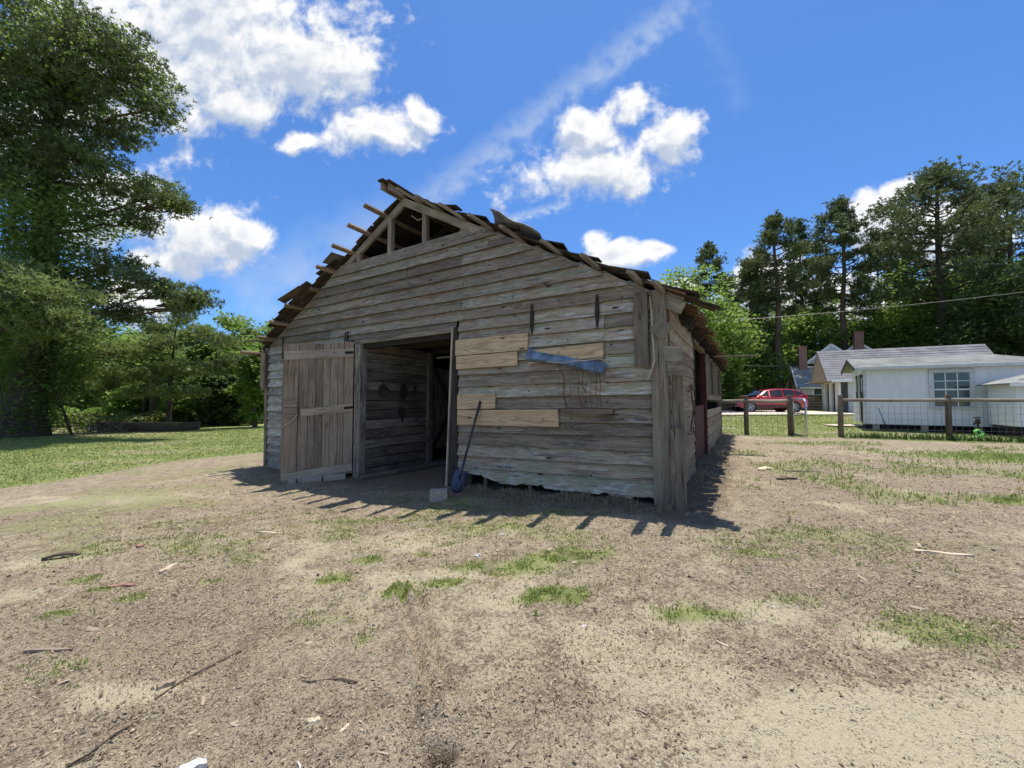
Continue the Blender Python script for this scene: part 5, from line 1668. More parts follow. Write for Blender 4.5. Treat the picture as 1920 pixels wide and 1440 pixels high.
# ---- vehicles
def vehicle(name, label, x, y, rz, paint, sc=1.0):
    v = thing(name, label, 'car', (x, y, float(gz(x, y)) + .052), rz)
    # side profile (x forward = -X local nose), lofted across the width with tumblehome
    lower = [(-2.30, .42), (-2.28, .62), (-2.15, .80), (-1.75, .92), (-1.15, 1.02), (-.95, 1.05), (0, 1.07), (1.2, 1.10), (2.05, 1.08), (2.26, .98), (2.30, .60), (2.26, .40)]
    upper = [(-1.0, 1.05), (-.35, 1.50), (-.1, 1.58), (.5, 1.645), (1.2, 1.63), (1.85, 1.54), (2.0, 1.46), (2.2, 1.10)]

    def loft(prof, w0, w1, zlo, zhi, closed_bottom):
        m = MB()
        st = [-1, -.93, -.7, 0, .7, .93, 1]
        n = len(prof)
        vs = []
        for s in st:
            for (px, pz) in prof:
                k = (pz - zlo) / (zhi - zlo)
                hw = w0 + (w1 - w0) * max(0, min(1, k))
                e = abs(s)
                drop = .035 * max(0, e - .7) / .3
                sh = 1 - .018 * max(0, e - .7) / .3
                vs.append((px * sh, s * hw, pz - drop * k))
        fs = [(j * n + i, (j + 1) * n + i, (j + 1) * n + i + 1, j * n + i + 1) for j in range(len(st) - 1) for i in range(n - 1)]
        fs += [tuple(range(n)), tuple(range(len(st) * n - 1, (len(st) - 1) * n - 1, -1))]
        m.quad_mesh(vs, fs)
        return m
    body = loft(lower + [(1.85, .30), (-1.9, .28)], .93, .90, .3, 1.1, True).build('body', M[paint], v, True)
    body.modifiers.new('bevel', 'BEVEL').width = .03
    cab = loft(upper, .86, .62, 1.05, 1.65, True).build('cabin', M[paint], v, True)
    for s in (-1, 1):
        def sidept(px, pz, o=.012):
            k = (pz - 1.05) / .6
            return (px, s * (.86 + (.62 - .86) * k + o), pz - .02)
        for poly in (((-.72, 1.12), (-.15, 1.12), (-.15, 1.50), (-.28, 1.48)), ((-.08, 1.12), (.72, 1.12), (.70, 1.565), (-.08, 1.52)), ((.79, 1.12), (1.50, 1.13), (1.42, 1.55), (.77, 1.565)), ((1.57, 1.15), (1.98, 1.28), (1.68, 1.50), (1.50, 1.54))):
            m = MB()
            P = [sidept(*p) for p in poly] + [sidept(p[0], p[1], -.02) for p in poly]
            n = len(poly)
            m.quad_mesh(P, [tuple(range(n)) if s < 0 else tuple(range(n - 1, -1, -1))] + [(i, (i + 1) % n, n + (i + 1) % n, n + i) for i in range(n)])
            m.build('window', M['car_glass'], v)
        MB().box((-.78, s * 1.0, 1.10), (.16, .2, .13)).build('mirror', M[paint], v, bevel=.03)
        for hx in (-.05, .85):
            MB().box((hx + .5, s * .925, .98), (.16, .03, .03)).build('door_handle', M[paint], v)
        for hx in (-.85, .0, .92):
            MB().box((hx, s * .926, .73), (.012, .012, .62)).build('door_gap', M['black'], v)
        MB().box((0, s * .915, .40), (2.6, .06, .16)).build('sill', M['rubber'], v)
        MB().box((2.17, s * .74, 1.06), (.14, .26, .34)).build('tail_light', M['lamp_red'], v, bevel=.03)
        MB().box((-2.14, s * .68, .76), (.22, .34, .12)).build('headlight', M['lamp_white'], v, bevel=.03)
        for wx in (-1.42, 1.38):
            MB().tube([(wx, s * .70, .36), (wx, s * .935, .36)], .41, 22).build('wheel_arch', M['black'], v, True)
            wh = MB().tube([(wx, s * .70, .35), (wx, s * .73, .35), (wx, s * .90, .35), (wx, s * .945, .35)], [.31, .35, .35, .31], 24).build('wheel', M['rubber'], v, True)
            m = MB().tube([(wx, s * .90, .35), (wx, s * .952, .35)], .085, 12)
            for a in range(5):
                th = a * 2 * math.pi / 5 + .3
                m.bar((wx + .06 * math.cos(th), s * .95, .35 + .06 * math.sin(th)), (wx + .235 * math.cos(th), s * .95, .35 + .235 * math.sin(th)), .075, .02, (0, 1, 0))
            ring = [(wx + .235 * math.cos(a * math.pi / 12), s * .95, .35 + .235 * math.sin(a * math.pi / 12)) for a in range(25)]
            m.tube(ring, .02, 5)
            m.build('rim', M['rim'], wh, True)
    m = MB().quad_mesh([(-.93, -.74, 1.09), (-.93, .74, 1.09), (-.37, .60, 1.475), (-.37, -.60, 1.475), (-.91, -.74, 1.085), (-.91, .74, 1.085), (-.35, .60, 1.47), (-.35, -.60, 1.47)], [(0, 3, 2, 1), (4, 5, 6, 7)])
    m2 = MB()
    m2.quad_mesh([(-1.0, -.74, 1.075), (-1.0, .74, 1.075), (-.40, .60, 1.49), (-.40, -.60, 1.49)], [(0, 3, 2, 1)])
    m2.build('windscreen', M['car_glass'], v)
    m3 = MB()
    m3.quad_mesh([(2.215, -.70, 1.14), (2.215, .70, 1.14), (2.03, .60, 1.46), (2.03, -.60, 1.46)], [(0, 1, 2, 3)])
    m3.build('rear_window', M['car_glass'], v)
    MB().box((-2.27, 0, .58), (.06, 1.2, .22)).build('grille', M['rubber'], v)
    MB().box((2.28, 0, .42), (.08, 1.7, .2)).build('bumper', M['rubber'], v)
    for s in (-1, 1):
        MB().bar((-.2, s * .60, 1.66), (1.6, s * .58, 1.64), .03, .03).build('roof_rail', M['rubber'], v)
    return v


vehicle('parked_car', 'red sport utility car parked on the concrete driveway', 17.8, 27.2, math.radians(-7), 'car_red')
vehicle('parked_car', 'dull grey car mostly hidden behind the barn', 10.9, 28.6, math.radians(-50), 'car_grey')

# overhead wires
def wirecurve(name, a, b, sag, label):
    a, b = np.array(a), np.array(b)
    P = [a + (b - a) * i / 24 + np.array((0, 0, -sag * 4 * (i / 24) * (1 - i / 24))) for i in range(25)]
    tag(MB().tube(P, .022, 4).build(name, M['wire']), label, 'wire')


wirecurve('power_line', at(1290, 606, 30), at(2060, 530, 22), .25, 'overhead service wire crossing in front of the pines at right')
wirecurve('power_line', at(1345, 682, 31), at(1500, 684, 36), .15, 'low thin wire running to the chimney house')
pl = thing('utility_pole', 'old grey wooden post standing by the board fence behind the red car', 'post', (17.6, 33.6, .36))
MB().tube([(0, 0, -.1), (0, 0, 2.9)], [.13, .11], 10).build('post', M['post'], pl, True)
MB().bar((-.35, 0, 2.55), (.35, 0, 2.60), .06, .08).build('arm', M['post'], pl)

# ------------------------------------------------------------------ left: timber bed, brush pile
tb = thing('timber_wall', 'low dark timber retaining wall on the lawn under the pine', 'wall', (-22.6, 21.2, float(gz(-22.6, 21.2)) - .03), math.radians(3))
for i in range(3):
    MB().box((2.15, 0, .09 + i * .17), (4.3, .16, .165)).build('beam', M['bark'], tb)
for i in range(3):
    MB().box((4.27, .75, .09 + i * .17), (.16, 1.3, .165)).build('beam', M['bark'], tb)
MB().box((2.15, -.01, .53), (4.34, .2, .035)).build('cap_board', M['stick'], tb)
bp = thing('brush_pile', 'heap of bare dead branches by the timber wall', 'brush pile', (-22.5, 20.7, float(gz(-22.5, 20.7))))
for k in range(46):
    a, e = random.uniform(0, 6.28), random.uniform(.1, 1.1)
    l = random.uniform(.5, 1.9)
    s = np.array((random.gauss(0, .75), random.gauss(0, .3), random.uniform(0, .12)))
    d1_ = np.array((math.cos(a) * math.cos(e), math.sin(a) * math.cos(e) * .6, math.sin(e)))
    p1_ = s + d1_ * l * .5 + np.array((random.gauss(0, .08), 0, random.gauss(0, .06)))
    p2_ = s + d1_ * l + np.array((random.gauss(0, .2), 0, random.gauss(0, .12)))
    MB().tube([s, p1_, p2_], [.02, .014, .006], 4, False).build('branch', M['stick'], bp)


# ------------------------------------------------------------------ trees
def unit(n, rng):
    v = rng.normal(size=(n, 3))
    return v / np.linalg.norm(v, axis=1, keepdims=True)


def leaf_mesh(name, P, size, tint, rng, mat, parent, elong=1.7):
    n = len(P)
    a = unit(n, rng)
    a[:, 2] *= .6
    nrm = unit(n, rng) + np.array((0, 0, 1.1))
    b = np.cross(nrm, a)
    b /= np.linalg.norm(b, axis=1, keepdims=True) + 1e-9
    s = (size * rng.uniform(.6, 1.3, n))[:, None]
    a, b = a * s * elong / 2, b * s / 2
    c = np.cross(a, b)
    c = c / (np.linalg.norm(c, axis=1, keepdims=True) + 1e-9) * s * .14
    V = np.stack([P - a, P + b * .9 + c, P + a, P - b * .9 + c], 1).reshape(-1, 3)
    i = np.arange(n) * 4
    me = fast_mesh(name, V, np.concatenate([np.stack([i, i + 1, i + 2], 1), np.stack([i, i + 2, i + 3], 1)]))
    set_tint(me, np.repeat(np.clip(tint, 0, 1), 4))
    return link(name, me, M[mat], parent)


def needle_mesh(name, C, K, ln, wd, tint, rng, mat, parent, updir=.35):
    """tufts of K needle-thin leaves round each centre"""
    n = len(C)
    P = np.repeat(C, K, 0)
    d_ = unit(n * K, rng)
    d_[:, 2] += updir
    d_ /= np.linalg.norm(d_, axis=1, keepdims=True)
    s = np.cross(d_, unit(n * K, rng))
    s /= np.linalg.norm(s, axis=1, keepdims=True) + 1e-9
    L = (ln * rng.uniform(.6, 1.2, n * K))[:, None]
    w_ = wd / 2
    V = np.stack([P + d_ * L * .12 - s * w_, P + d_ * L * .12 + s * w_, P + d_ * L + s * w_ * .5, P + d_ * L - s * w_ * .5], 1).reshape(-1, 3)
    i = np.arange(n * K) * 4
    me = fast_mesh(name, V, np.stack([i, i + 1, i + 2, i + 3], 1))
    t = np.repeat(tint, K) + rng.normal(0, .12, n * K)
    set_tint(me, np.repeat(np.clip(t, 0, 1), 4))
    return link(name, me, M[mat], parent)


def limb(m, a, b, r0, r1, sag, rng, n=5, seg=6):
    a, b = np.array(a, float), np.array(b, float)
    L = np.linalg.norm(b - a)
    P = []
    for i in range(n + 1):
        f = i / n
        p = a + (b - a) * f
        p = p + np.array((0, 0, sag * L * (f * f - f)))
        if 0 < i < n:
            p = p + rng.normal(0, .03 * L, 3)
        P.append(p)
    m.tube(P, [r0 + (r1 - r0) * i / n for i in range(n + 1)], seg, False)
    return P


def pine(name, label, x, y, h, crown0, rad, seed, tr=.28, nb=34, lean=0.0, mat='needle', K=9, ln=.34, wd=.045, per=9, group='tall pines beyond the yard', flat=.72, z=None):
    rng = np.random.default_rng(seed)
    t = thing(name, label, 'tree', (x, y, float(gz(x, y)) if z is None else z), group=group)
    m = MB()
    n = 9
    T = [np.array((lean * h * (i / n) + .12 * math.sin(i * 1.3 + seed), .1 * math.sin(i * .9 + seed * 2), h * i / n - .3 * (i == 0))) for i in range(n + 1)]
    m.tube(T, [tr * (1.18 if i == 0 else 1) * (1 - .86 * (i / n) ** 1.25) for i in range(n + 1)], 9, False)

    def trunk(z_):
        f = min(max(z_ / h, 0), 1) * n
        i = min(int(f), n - 1)
        return T[i] + (T[i + 1] - T[i]) * (f - i)
    C, Tn = [], []
    for k in range(nb):
        f = crown0 + (1 - crown0) * ((k + rng.random()) / nb) ** .9
        fr = (f - crown0) / (1 - crown0)
        env = (.35 + .65 * math.sin(math.pi * min(1, .15 + fr * .8))) * (1.05 - fr ** 3 * .75)
        L = rad * env * rng.uniform(.55, 1.1)
        az = k * 2.399 + rng.uniform(-.5, .5)
        el = -.05 + .75 * fr + rng.uniform(-.15, .2)
        s = trunk(f * h)
        e = s + np.array((math.cos(az) * L * math.cos(el), math.sin(az) * L * math.cos(el), L * math.sin(el)))
        P = limb(m, s, e, max(.02, tr * .30 * (1 - fr * .6)), .015, .12, rng, 4, 5)
        nt = max(3, int(per * L / rad * .7) + 1)
        for q in range(nt):
            g = rng.uniform(.5, 1.04)
            p = s + (e - s) * g + rng.normal(0, 1, 3) * np.array((.20, .20, .12)) * L * .55
            if rng.random() < .5:
                m.tube([s + (e - s) * g * .85, p], [.016, .006], 3, False)
            cl = rng.integers(11, 20)
            sp_ = .30 * (rad / 3.2) ** .5
            C.append(p + rng.normal(0, 1, (cl, 3)) * np.array((sp_, sp_, sp_ * flat)))
            Tn.append(np.full(cl, np.clip(rng.normal(.42, .18), 0, 1)))
    m.build('trunk', M['bark'], t, True)
    C, Tn = np.concatenate(C), np.concatenate(Tn)
    needle_mesh('crown', C, K, ln, wd, Tn, rng, mat, t)
    return t


def broad(name, label, x, y, h, base, rx, ry, seed, mat='leaf', ncl=70, nl=150, size=.17, trunks=1, tr=.13, group=None, z=None, cat='tree', cr=None):
    rng = np.random.default_rng(seed)
    t = thing(name, label, cat, (x, y, float(gz(x, y)) if z is None else z), group=group)
    m = MB()
    cz, rz_ = (h + base) / 2, (h - base) / 2
    cr = cr or min(rx, rz_) * .36
    cen, til = [], []
    while len(cen) < ncl:
        v = unit(1, rng)[0] * rng.random() ** .38
        c = np.array((v[0] * rx, v[1] * ry, cz + v[2] * rz_))
        # lobes: an uneven outline
        k = .78 + .34 * math.sin(3 * math.atan2(v[1], v[0]) + seed) * math.cos(2.4 * v[2] + seed * .7)
        c[0] *= k; c[1] *= k
        cen.append(c)
        til.append(np.clip(rng.normal(.45, .2), .05, .95))
    for k in range(trunks):
        a = np.array((rng.uniform(-.3, .3) * (trunks > 1) * rx, rng.uniform(-.2, .2) * (trunks > 1) * ry, -.15))
        top = np.array((a[0] + rng.uniform(-.2, .2) * rx, a[1] * .5, cz + rz_ * .5))
        mid = (a + top) / 2 + rng.normal(0, .08 * rx, 3) * np.array((1, 1, .2))
        m.tube([a, (a + mid) / 2, mid, top], [tr * 1.15, tr, tr * .75, tr * .25], 7, False)
        for c in cen[k::trunks][:16]:
            s = a + (mid - a) * rng.uniform(.55, 1.0)
            limb(m, s, c, tr * .35, .012, .05, rng, 3, 4)
    m.build('trunk', M['bark'], t, True)
    Ps, Ts = [], []
    for c, q in zip(cen, til):
        n = int(nl * rng.uniform(.6, 1.3))
        r_ = cr * rng.uniform(.7, 1.3)
        v = unit(n, rng) * (rng.random(n) ** .45)[:, None]
        p = c + v * np.array((r_, r_, r_ * .72))
        p[:, 2] = np.maximum(p[:, 2], .04)
        Ps.append(p)
        Ts.append(np.clip(q + rng.normal(0, .16, n), 0, 1))
    leaf_mesh('crown', np.concatenate(Ps), size, np.concatenate(Ts), rng, mat, t)
    return t


def px_x(px, depth):
    return (px - 960) / FPX * depth


def top_h(py, depth, x, y):
    return HC + (750 - py) / FPX * depth - float(gz(x, y))


# right-hand pines: (pixel column, distance, top row, crown start, radius, seed, trunk radius, branches, words)
RP = [(1335, 44, 456, .50, 2.9, 3, .20, 26, 'slim pine rising just right of the barn roof'),
      (1412, 40, 492, .40, 2.8, 5, .30, 26, 'dark leaning pine left of the tallest group behind the red car'),
      (1462, 39, 404, .52, 3.2, 7, .40, 34, 'stout pine with bare lower trunk behind the red car'),
      (1508, 45, 412, .30, 2.4, 9, .28, 34, 'narrow dark pine between two taller pines'),
      (1588, 41, 372, .46, 3.9, 12, .36, 40, 'tall straight pine above the garage roof'),
      (1772, 36, 312, .46, 6.2, 15, .46, 58, 'huge spreading pine with heavy limbs above the white shed'),
      (1905, 37, 345, .45, 4.4, 18, .36, 40, 'pine at the right edge of the picture'),
      (1372, 50, 520, .35, 2.6, 20, .22, 22, 'small far pine beside the barn roof corner'),
      (1655, 48, 430, .42, 3.0, 22, .26, 28, 'far pine right of the garage chimney'),
      (1545, 52, 452, .40, 2.8, 23, .26, 26, 'far pine between the two tallest pines over the garage'),
      (1432, 50, 470, .45, 2.6, 24, .26, 24, 'far thin pine left of the stout pine'),
      (1705, 46, 385, .45, 3.6, 25, .32, 34, 'tall pine just left of the huge spreading pine'),
      (1845, 45, 372, .45, 3.8, 26, .34, 34, 'tall pine just right of the huge spreading pine')]
for (px, dp, ty_, c0, rad, sd, tr, nb, lab) in RP:
    x = px_x(px, dp)
    pine('pine_tree', lab, x, dp, top_h(ty_, dp, x, dp), c0, rad, sd, tr, nb, K=9, ln=.25, wd=.085, per=10)
# right-hand broadleaf trees
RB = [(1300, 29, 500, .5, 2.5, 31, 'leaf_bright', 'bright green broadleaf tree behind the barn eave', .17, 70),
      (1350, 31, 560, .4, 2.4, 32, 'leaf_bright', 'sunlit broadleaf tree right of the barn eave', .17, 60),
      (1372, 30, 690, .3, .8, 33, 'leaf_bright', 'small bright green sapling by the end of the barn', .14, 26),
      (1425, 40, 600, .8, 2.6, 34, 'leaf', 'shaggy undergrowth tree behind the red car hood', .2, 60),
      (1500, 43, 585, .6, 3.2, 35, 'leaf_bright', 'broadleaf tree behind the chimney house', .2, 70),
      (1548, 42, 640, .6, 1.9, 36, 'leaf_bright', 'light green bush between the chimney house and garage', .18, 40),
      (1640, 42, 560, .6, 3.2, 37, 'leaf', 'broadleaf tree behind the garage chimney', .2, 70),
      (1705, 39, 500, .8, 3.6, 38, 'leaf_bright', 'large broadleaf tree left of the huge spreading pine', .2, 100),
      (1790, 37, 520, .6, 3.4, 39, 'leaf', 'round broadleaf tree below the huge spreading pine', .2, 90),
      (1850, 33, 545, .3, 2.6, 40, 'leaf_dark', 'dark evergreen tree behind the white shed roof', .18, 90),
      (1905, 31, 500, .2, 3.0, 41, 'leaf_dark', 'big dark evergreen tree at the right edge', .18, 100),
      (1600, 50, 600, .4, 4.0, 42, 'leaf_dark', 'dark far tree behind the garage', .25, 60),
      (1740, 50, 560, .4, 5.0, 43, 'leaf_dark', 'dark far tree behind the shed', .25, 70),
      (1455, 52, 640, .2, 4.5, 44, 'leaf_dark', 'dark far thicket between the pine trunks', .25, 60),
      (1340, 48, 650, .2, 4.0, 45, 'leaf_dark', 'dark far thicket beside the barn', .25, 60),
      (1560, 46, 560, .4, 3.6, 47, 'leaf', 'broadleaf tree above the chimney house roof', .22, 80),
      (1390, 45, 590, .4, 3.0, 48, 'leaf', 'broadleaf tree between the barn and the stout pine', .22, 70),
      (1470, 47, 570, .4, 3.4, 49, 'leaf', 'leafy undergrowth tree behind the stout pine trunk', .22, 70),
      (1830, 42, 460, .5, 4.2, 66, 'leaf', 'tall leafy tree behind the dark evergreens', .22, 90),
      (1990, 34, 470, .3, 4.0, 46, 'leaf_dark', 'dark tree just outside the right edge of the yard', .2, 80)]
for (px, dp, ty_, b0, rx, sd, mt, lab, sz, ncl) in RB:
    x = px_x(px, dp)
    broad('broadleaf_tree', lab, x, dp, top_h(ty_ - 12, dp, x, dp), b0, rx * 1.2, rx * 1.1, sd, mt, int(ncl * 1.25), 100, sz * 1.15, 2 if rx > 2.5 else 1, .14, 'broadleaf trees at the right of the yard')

# left: the big vine-hung pine
rng = np.random.default_rng(77)
TX, TY = -23.4, 18.6
big = thing('vine_hung_pine', 'huge vine-hung pine filling the left edge of the picture', 'tree', (TX, TY, float(gz(TX, TY))))
gz0 = float(gz(TX, TY))
m = MB()
TP = [np.array((.0, 0, -.2)), np.array((.05, 0, 1.2)), np.array((.2, .1, 4)), np.array((.5, .1, 8)), np.array((.4, 0, 13)), np.array((.9, 0, 18)), np.array((1.4, 0, 24))]
m.tube(TP, [.95, .72, .55, .48, .38, .26, .08], 12, False)


def tpt(z_):
    for a, b in zip(TP[:-1], TP[1:]):
        if a[2] <= z_ <= b[2]:
            return a + (b - a) * (z_ - a[2]) / (b[2] - a[2])
    return TP[-1]


# foliage masses: picture column, row, distance, radius, kind (0 pine plates, 1 vine leaves)
MASS = [(55, 30, 18.5, 2.6, 0), (150, 70, 18.0, 2.0, 0), (20, 120, 17.5, 2.4, 0), (110, 140, 18, 2.2, 0), (235, 100, 18.4, 1.7, 0), (262, 150, 18.8, 1.6, 0), (290, 205, 18.6, 1.1, 0), (190, 190, 19, 2.0, 0), (90, 230, 18, 2.2, 0), (20, 260, 18.5, 2.2, 0),
        (220, 245, 19, 1.3, 0), (60, 340, 18, 2.0, 0), (150, 300, 18.4, 1.7, 0), (230, 345, 18.8, 1.4, 0), (300, 365, 19, 1.15, 0), (325, 385, 18.7, .8, 0), (190, 400, 19, 1.5, 1), (100, 410, 18, 2.0, 1), (265, 410, 19, .9, 0), (30, 440, 18.5, 1.7, 1),
        (120, 500, 18.6, 1.8, 1), (60, 520, 18, 1.6, 1), (215, 495, 18.8, 1.1, 0), (185, 540, 19, 1.4, 0), (270, 530, 18.4, .9, 0), (320, 545, 18.2, .8, 0), (370, 562, 18.0, .75, 0), (345, 580, 18.0, .6, 0), (235, 590, 18.8, 1.0, 0), (160, 605, 19, 1.3, 1),
        (50, 600, 18.8, 1.6, 1), (100, 650, 19, 1.5, 1), (40, 690, 18.4, 1.2, 1), (110, 720, 19, 1.1, 1), (160, 690, 19.4, .8, 1), (75, 760, 18.5, .8, 1), (-60, 300, 18, 3, 0), (-80, 560, 18, 2.5, 1), (10, 760, 18.8, .7, 1), (-60, 100, 18, 3, 0), (250, 15, 19, .0, 0)]
Cn, Tn, Cv, Tv = [], [], [], []
for (px, py, dp, r_, kd) in MASS:
    if r_ == 0:
        continue
    c = at(px, py, dp) - np.array((TX, TY, gz0))
    # droop from a limb that leaves the trunk lower or higher
    hz = min(max(c[2] - rng.uniform(-.6, 1.8), 1.5), 22)
    s = tpt(hz)
    P = limb(m, s, c, .05 + .05 * r_, .03, rng.uniform(-.15, .15), rng, 5, 6)
    n = int(15 * r_ * r_ + 14)
    v = unit(n, rng) * (rng.random(n) ** .4)[:, None] * np.array((r_, r_ * 1.15, r_ * .62))
    tone = np.clip(rng.normal(.55, .2), .1, .95)
    for p in v[:10]:
        limb(m, c - (c - s) * .25, c + p, .035, .008, .05, rng, 3, 4)
    if kd == 0:
        for p in v:
            k = rng.integers(7, 12)
            Cn.append(c + p + rng.normal(0, 1, (k, 3)) * np.array((.24, .24, .10)))
            Tn.append(np.full(k, np.clip(tone + rng.normal(0, .12), 0, 1)))
        n2 = int(170 * r_ * r_)
        q = unit(n2, rng) * (rng.random(n2) ** .33)[:, None] * np.array((r_, r_ * 1.1, r_ * .7)) * .95
        Cv.append(c + q); Tv.append(np.clip(tone + rng.normal(0, .2, n2), 0, 1))
    else:
        n2 = int(700 * r_ * r_)
        q = unit(n2, rng) * (rng.random(n2) ** .4)[:, None] * np.array((r_, r_ * 1.1, r_ * .85))
        Cv.append(c + q); Tv.append(np.clip(tone - .1 + rng.normal(0, .2, n2), 0, 1))
# vines curtain round the trunk
n2 = 14000
zz = rng.uniform(.15, 19, n2); th = rng.uniform(0, 6.28, n2); rr = .75 + rng.random(n2) ** 2 * (1.3 + .9 * np.sin(zz * .9) ** 2)
Cv.append(np.stack([np.cos(th) * rr + .2, np.sin(th) * rr, zz], 1)); Tv.append(rng.random(n2) * .55)
m.build('trunk', M['bark'], big, True)
needle_mesh('crown', np.concatenate(Cn), 9, .17, .045, np.concatenate(Tn), rng, 'needle', big)
o = leaf_mesh('vine_leaves', np.concatenate(Cv), .13, np.concatenate(Tv), rng, 'leaf', big, 1.4)
for k in range(4):
    a = rng.uniform(0, 6.28)
    q = [np.array((.8 * math.cos(a) + .3, .8 * math.sin(a) - .3, 9 - 0)), np.array((1.2 * math.cos(a) + .5, .9 * math.sin(a) - .5, 5.5)), np.array((1.0 * math.cos(a) + .7, .8 * math.sin(a) - .4, 2.2)), np.array((1.2 * math.cos(a) + .9, .9 * math.sin(a), 0))]
    MB().tube(q, [.03, .025, .03, .035], 5, False).build('vine', M['bark'], big, True)

# sunlit near pine boughs (a younger pine standing before the big one)
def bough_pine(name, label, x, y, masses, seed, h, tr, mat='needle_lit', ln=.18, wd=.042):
    rng = np.random.default_rng(seed)
    g0 = float(gz(x, y))
    t = thing(name, label, 'tree', (x, y, g0))
    m = MB()
    T = [np.array((0, 0, -.2)), np.array((.05, 0, h * .4)), np.array((.15, 0, h * .75)), np.array((.2, 0, h))]
    m.tube(T, [tr * 1.1, tr * .85, tr * .5, tr * .15], 9, False)
    C, Tn = [], []
    for (px, py, dp, r_) in masses:
        c = at(px, py, dp) - np.array((x, y, g0))
        zz = min(max(c[2] - rng.uniform(0, .5), h * .3), h * .97)
        s = np.array((.1 * zz / h, 0, zz))
        limb(m, s, c, .05, .012, -.06, rng, 5, 5)
        n = int(26 * r_ * r_ + 10)
        v = unit(n, rng) * (rng.random(n) ** .4)[:, None] * np.array((r_ * 1.15, r_ * 1.1, r_ * .55))
        tone = np.clip(rng.normal(.5, .16), .1, .9)
        for p in v[:8]:
            limb(m, c - (c - s) * .2, c + p, .02, .006, .05, rng, 3, 4)
        for p in v:
            k = rng.integers(6, 10)
            C.append(c + p + rng.normal(0, 1, (k, 3)) * np.array((.20, .20, .09)))
            Tn.append(np.full(k, np.clip(tone + rng.normal(0, .22), 0, 1)))
    m.build('trunk', M['bark'], t, True)
    needle_mesh('crown', np.concatenate(C), 8, ln, wd, np.concatenate(Tn), rng, mat, t)
    return t


bough_pine('young_pine', 'younger pine with sunlit yellow-green boughs at the left edge', -22.6, 15.6, [(25, 515, 15.0, 1.1), (80, 545, 14.6, 1.0), (20, 575, 14.4, 1.1), (110, 585, 14.8, .9), (60, 615, 14.5, .9), (135, 620, 15.0, .7), (-40, 560, 15, 1.4), (160, 560, 16, .6), (-30, 640, 15.5, 1.1)], 5, 8.2, .25)
bough_pine('young_pine', 'small pine with a thin trunk and spreading low crown on the lawn', px_x(317, 22.6), 22.6, [(250, 655, 21.5, 0.94), (310, 640, 22, 0.86), (365, 625, 22.6, 0.86), (420, 640, 23, 0.79), (225, 700, 21, 0.94), (285, 700, 21.6, 0.86), (345, 690, 22, 0.86), (400, 690, 22.8, 0.79), (445, 675, 23.5, 0.72),
           (255, 735, 21.6, 0.72), (320, 735, 22.2, 0.72), (370, 735, 22.6, 0.58), (190, 660, 21, 0.86), (205, 720, 21.5, 0.72), (340, 600, 23, 0.72), (290, 615, 22.5, 0.72)], 8, 5.4, .14)

# left tree line
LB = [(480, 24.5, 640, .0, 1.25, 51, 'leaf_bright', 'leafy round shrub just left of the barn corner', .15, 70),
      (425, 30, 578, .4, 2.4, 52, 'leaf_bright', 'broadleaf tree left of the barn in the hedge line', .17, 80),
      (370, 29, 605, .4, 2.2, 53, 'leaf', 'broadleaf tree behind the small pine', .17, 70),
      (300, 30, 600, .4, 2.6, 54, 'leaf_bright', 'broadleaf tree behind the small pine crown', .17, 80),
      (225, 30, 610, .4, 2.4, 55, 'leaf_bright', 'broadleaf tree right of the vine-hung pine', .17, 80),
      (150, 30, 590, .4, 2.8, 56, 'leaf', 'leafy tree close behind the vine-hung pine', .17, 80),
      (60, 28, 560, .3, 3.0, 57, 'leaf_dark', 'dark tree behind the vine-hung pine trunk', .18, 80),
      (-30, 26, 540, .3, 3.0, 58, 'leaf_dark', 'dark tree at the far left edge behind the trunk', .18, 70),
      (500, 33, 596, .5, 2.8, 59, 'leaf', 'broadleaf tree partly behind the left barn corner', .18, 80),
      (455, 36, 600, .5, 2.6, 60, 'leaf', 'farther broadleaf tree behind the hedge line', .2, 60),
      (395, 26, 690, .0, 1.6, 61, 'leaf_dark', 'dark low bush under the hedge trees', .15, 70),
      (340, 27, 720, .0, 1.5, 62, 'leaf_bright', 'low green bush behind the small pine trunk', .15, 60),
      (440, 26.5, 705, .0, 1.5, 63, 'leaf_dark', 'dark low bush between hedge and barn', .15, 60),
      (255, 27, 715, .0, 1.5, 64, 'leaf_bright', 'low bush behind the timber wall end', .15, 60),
      (560, 36, 600, .4, 3.0, 65, 'leaf', 'broadleaf tree hidden behind the left barn eave', .2, 60)]
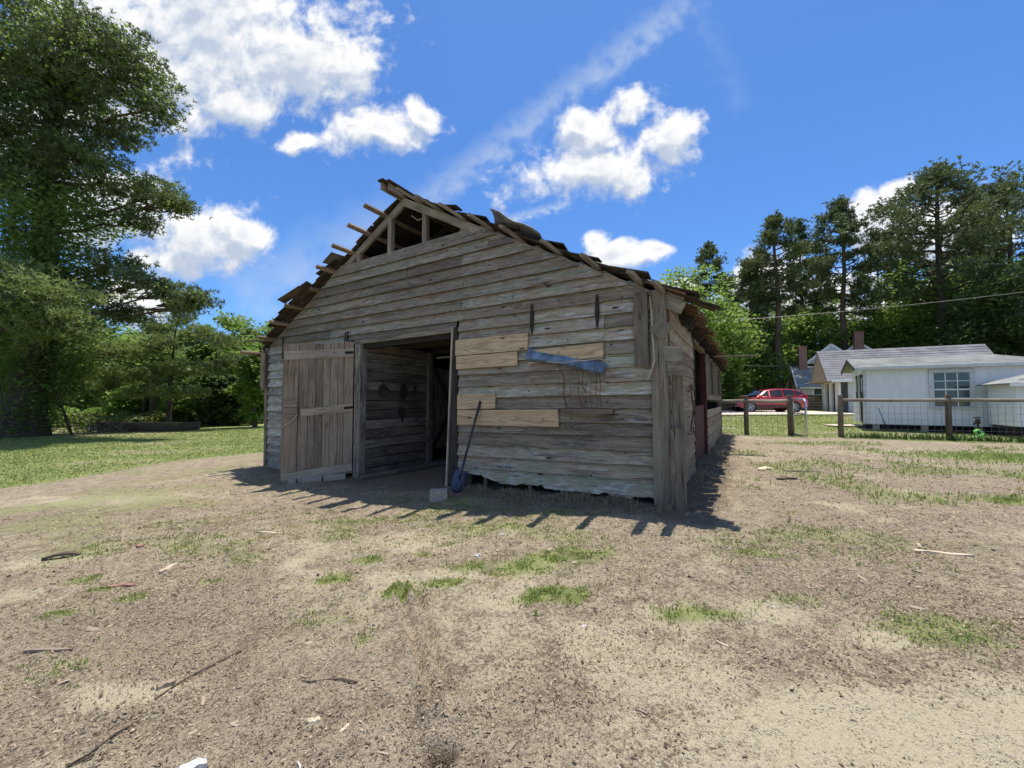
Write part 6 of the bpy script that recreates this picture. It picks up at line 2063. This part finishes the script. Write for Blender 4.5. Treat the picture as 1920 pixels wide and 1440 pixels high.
for (px, dp, ty_, b0, rx, sd, mt, lab, sz, ncl) in LB:
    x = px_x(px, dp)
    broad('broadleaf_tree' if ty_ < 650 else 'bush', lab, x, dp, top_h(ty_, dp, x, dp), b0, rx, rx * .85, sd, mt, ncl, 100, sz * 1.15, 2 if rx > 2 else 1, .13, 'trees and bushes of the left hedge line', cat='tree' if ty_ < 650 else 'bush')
for (px, dp, lab) in ((272, 25.6, 'thin dark trunk left of the small pine'), (287, 25.2, 'thicker dark trunk with flared foot left of the small pine')):
    x = px_x(px, dp)
    t = thing('dark_tree', lab, 'tree', (x, dp, float(gz(x, dp))))
    w_ = .16 if px > 280 else .11
    MB().tube([(0, 0, -.1), (0, 0, .5), (.05, 0, 2.2), (.1, 0, 4.5)], [w_ * 1.9, w_ * 1.1, w_, w_ * .7], 8, False).build('trunk', M['bark'], t, True)
    rg = np.random.default_rng(px)
    leaf_mesh('crown', rg.normal(0, 1, (2500, 3)) * np.array((.8, .8, .7)) + np.array((0, 0, 4.4)), .15, rg.random(2500), rg, 'leaf', t)
# yellow-green weeds along the wood's edge
for (pa, pb, dp, hh, mt, lab) in ((165, 300, 24.2, .9, 'weed', 'yellow-green weeds behind the timber wall'), (90, 200, 25.5, 1.2, 'leaf_bright', 'bright green undergrowth behind the brush pile'), (300, 500, 28.5, .6, 'leaf_dark', 'shaded undergrowth along the foot of the hedge trees')):
    rg = np.random.default_rng(pa)
    n = 6000
    x = rg.uniform(px_x(pa, dp), px_x(pb, dp), n); y = dp + rg.normal(0, .5, n)
    z = gz(x, y) + hh * rg.random(n) ** .8 * (.6 + .6 * vnoise(x * 1.1, y * 1.1, pa))
    tag(leaf_mesh('undergrowth', np.stack([x, y, z], 1), .12, rg.random(n), rg, mt, None), lab, 'undergrowth', kind='stuff')
# distant wood closing the horizon
rg = np.random.default_rng(4)
n = 46000
x = rg.uniform(-95, 110, n); y = 62 + rg.normal(0, 3, n)
hgt = 5.5 + 3.5 * fbm(x * .13, y * 0, 14) + 2 * fbm(x * .6, y * 0, 15)
z = gz(x, y) + hgt * rg.random(n) ** .8
tag(leaf_mesh('distant_wood', np.stack([x, y, z], 1), .75, rg.random(n), rg, 'leaf_dark', None), 'dark distant wood behind the yard', 'wood', kind='stuff')
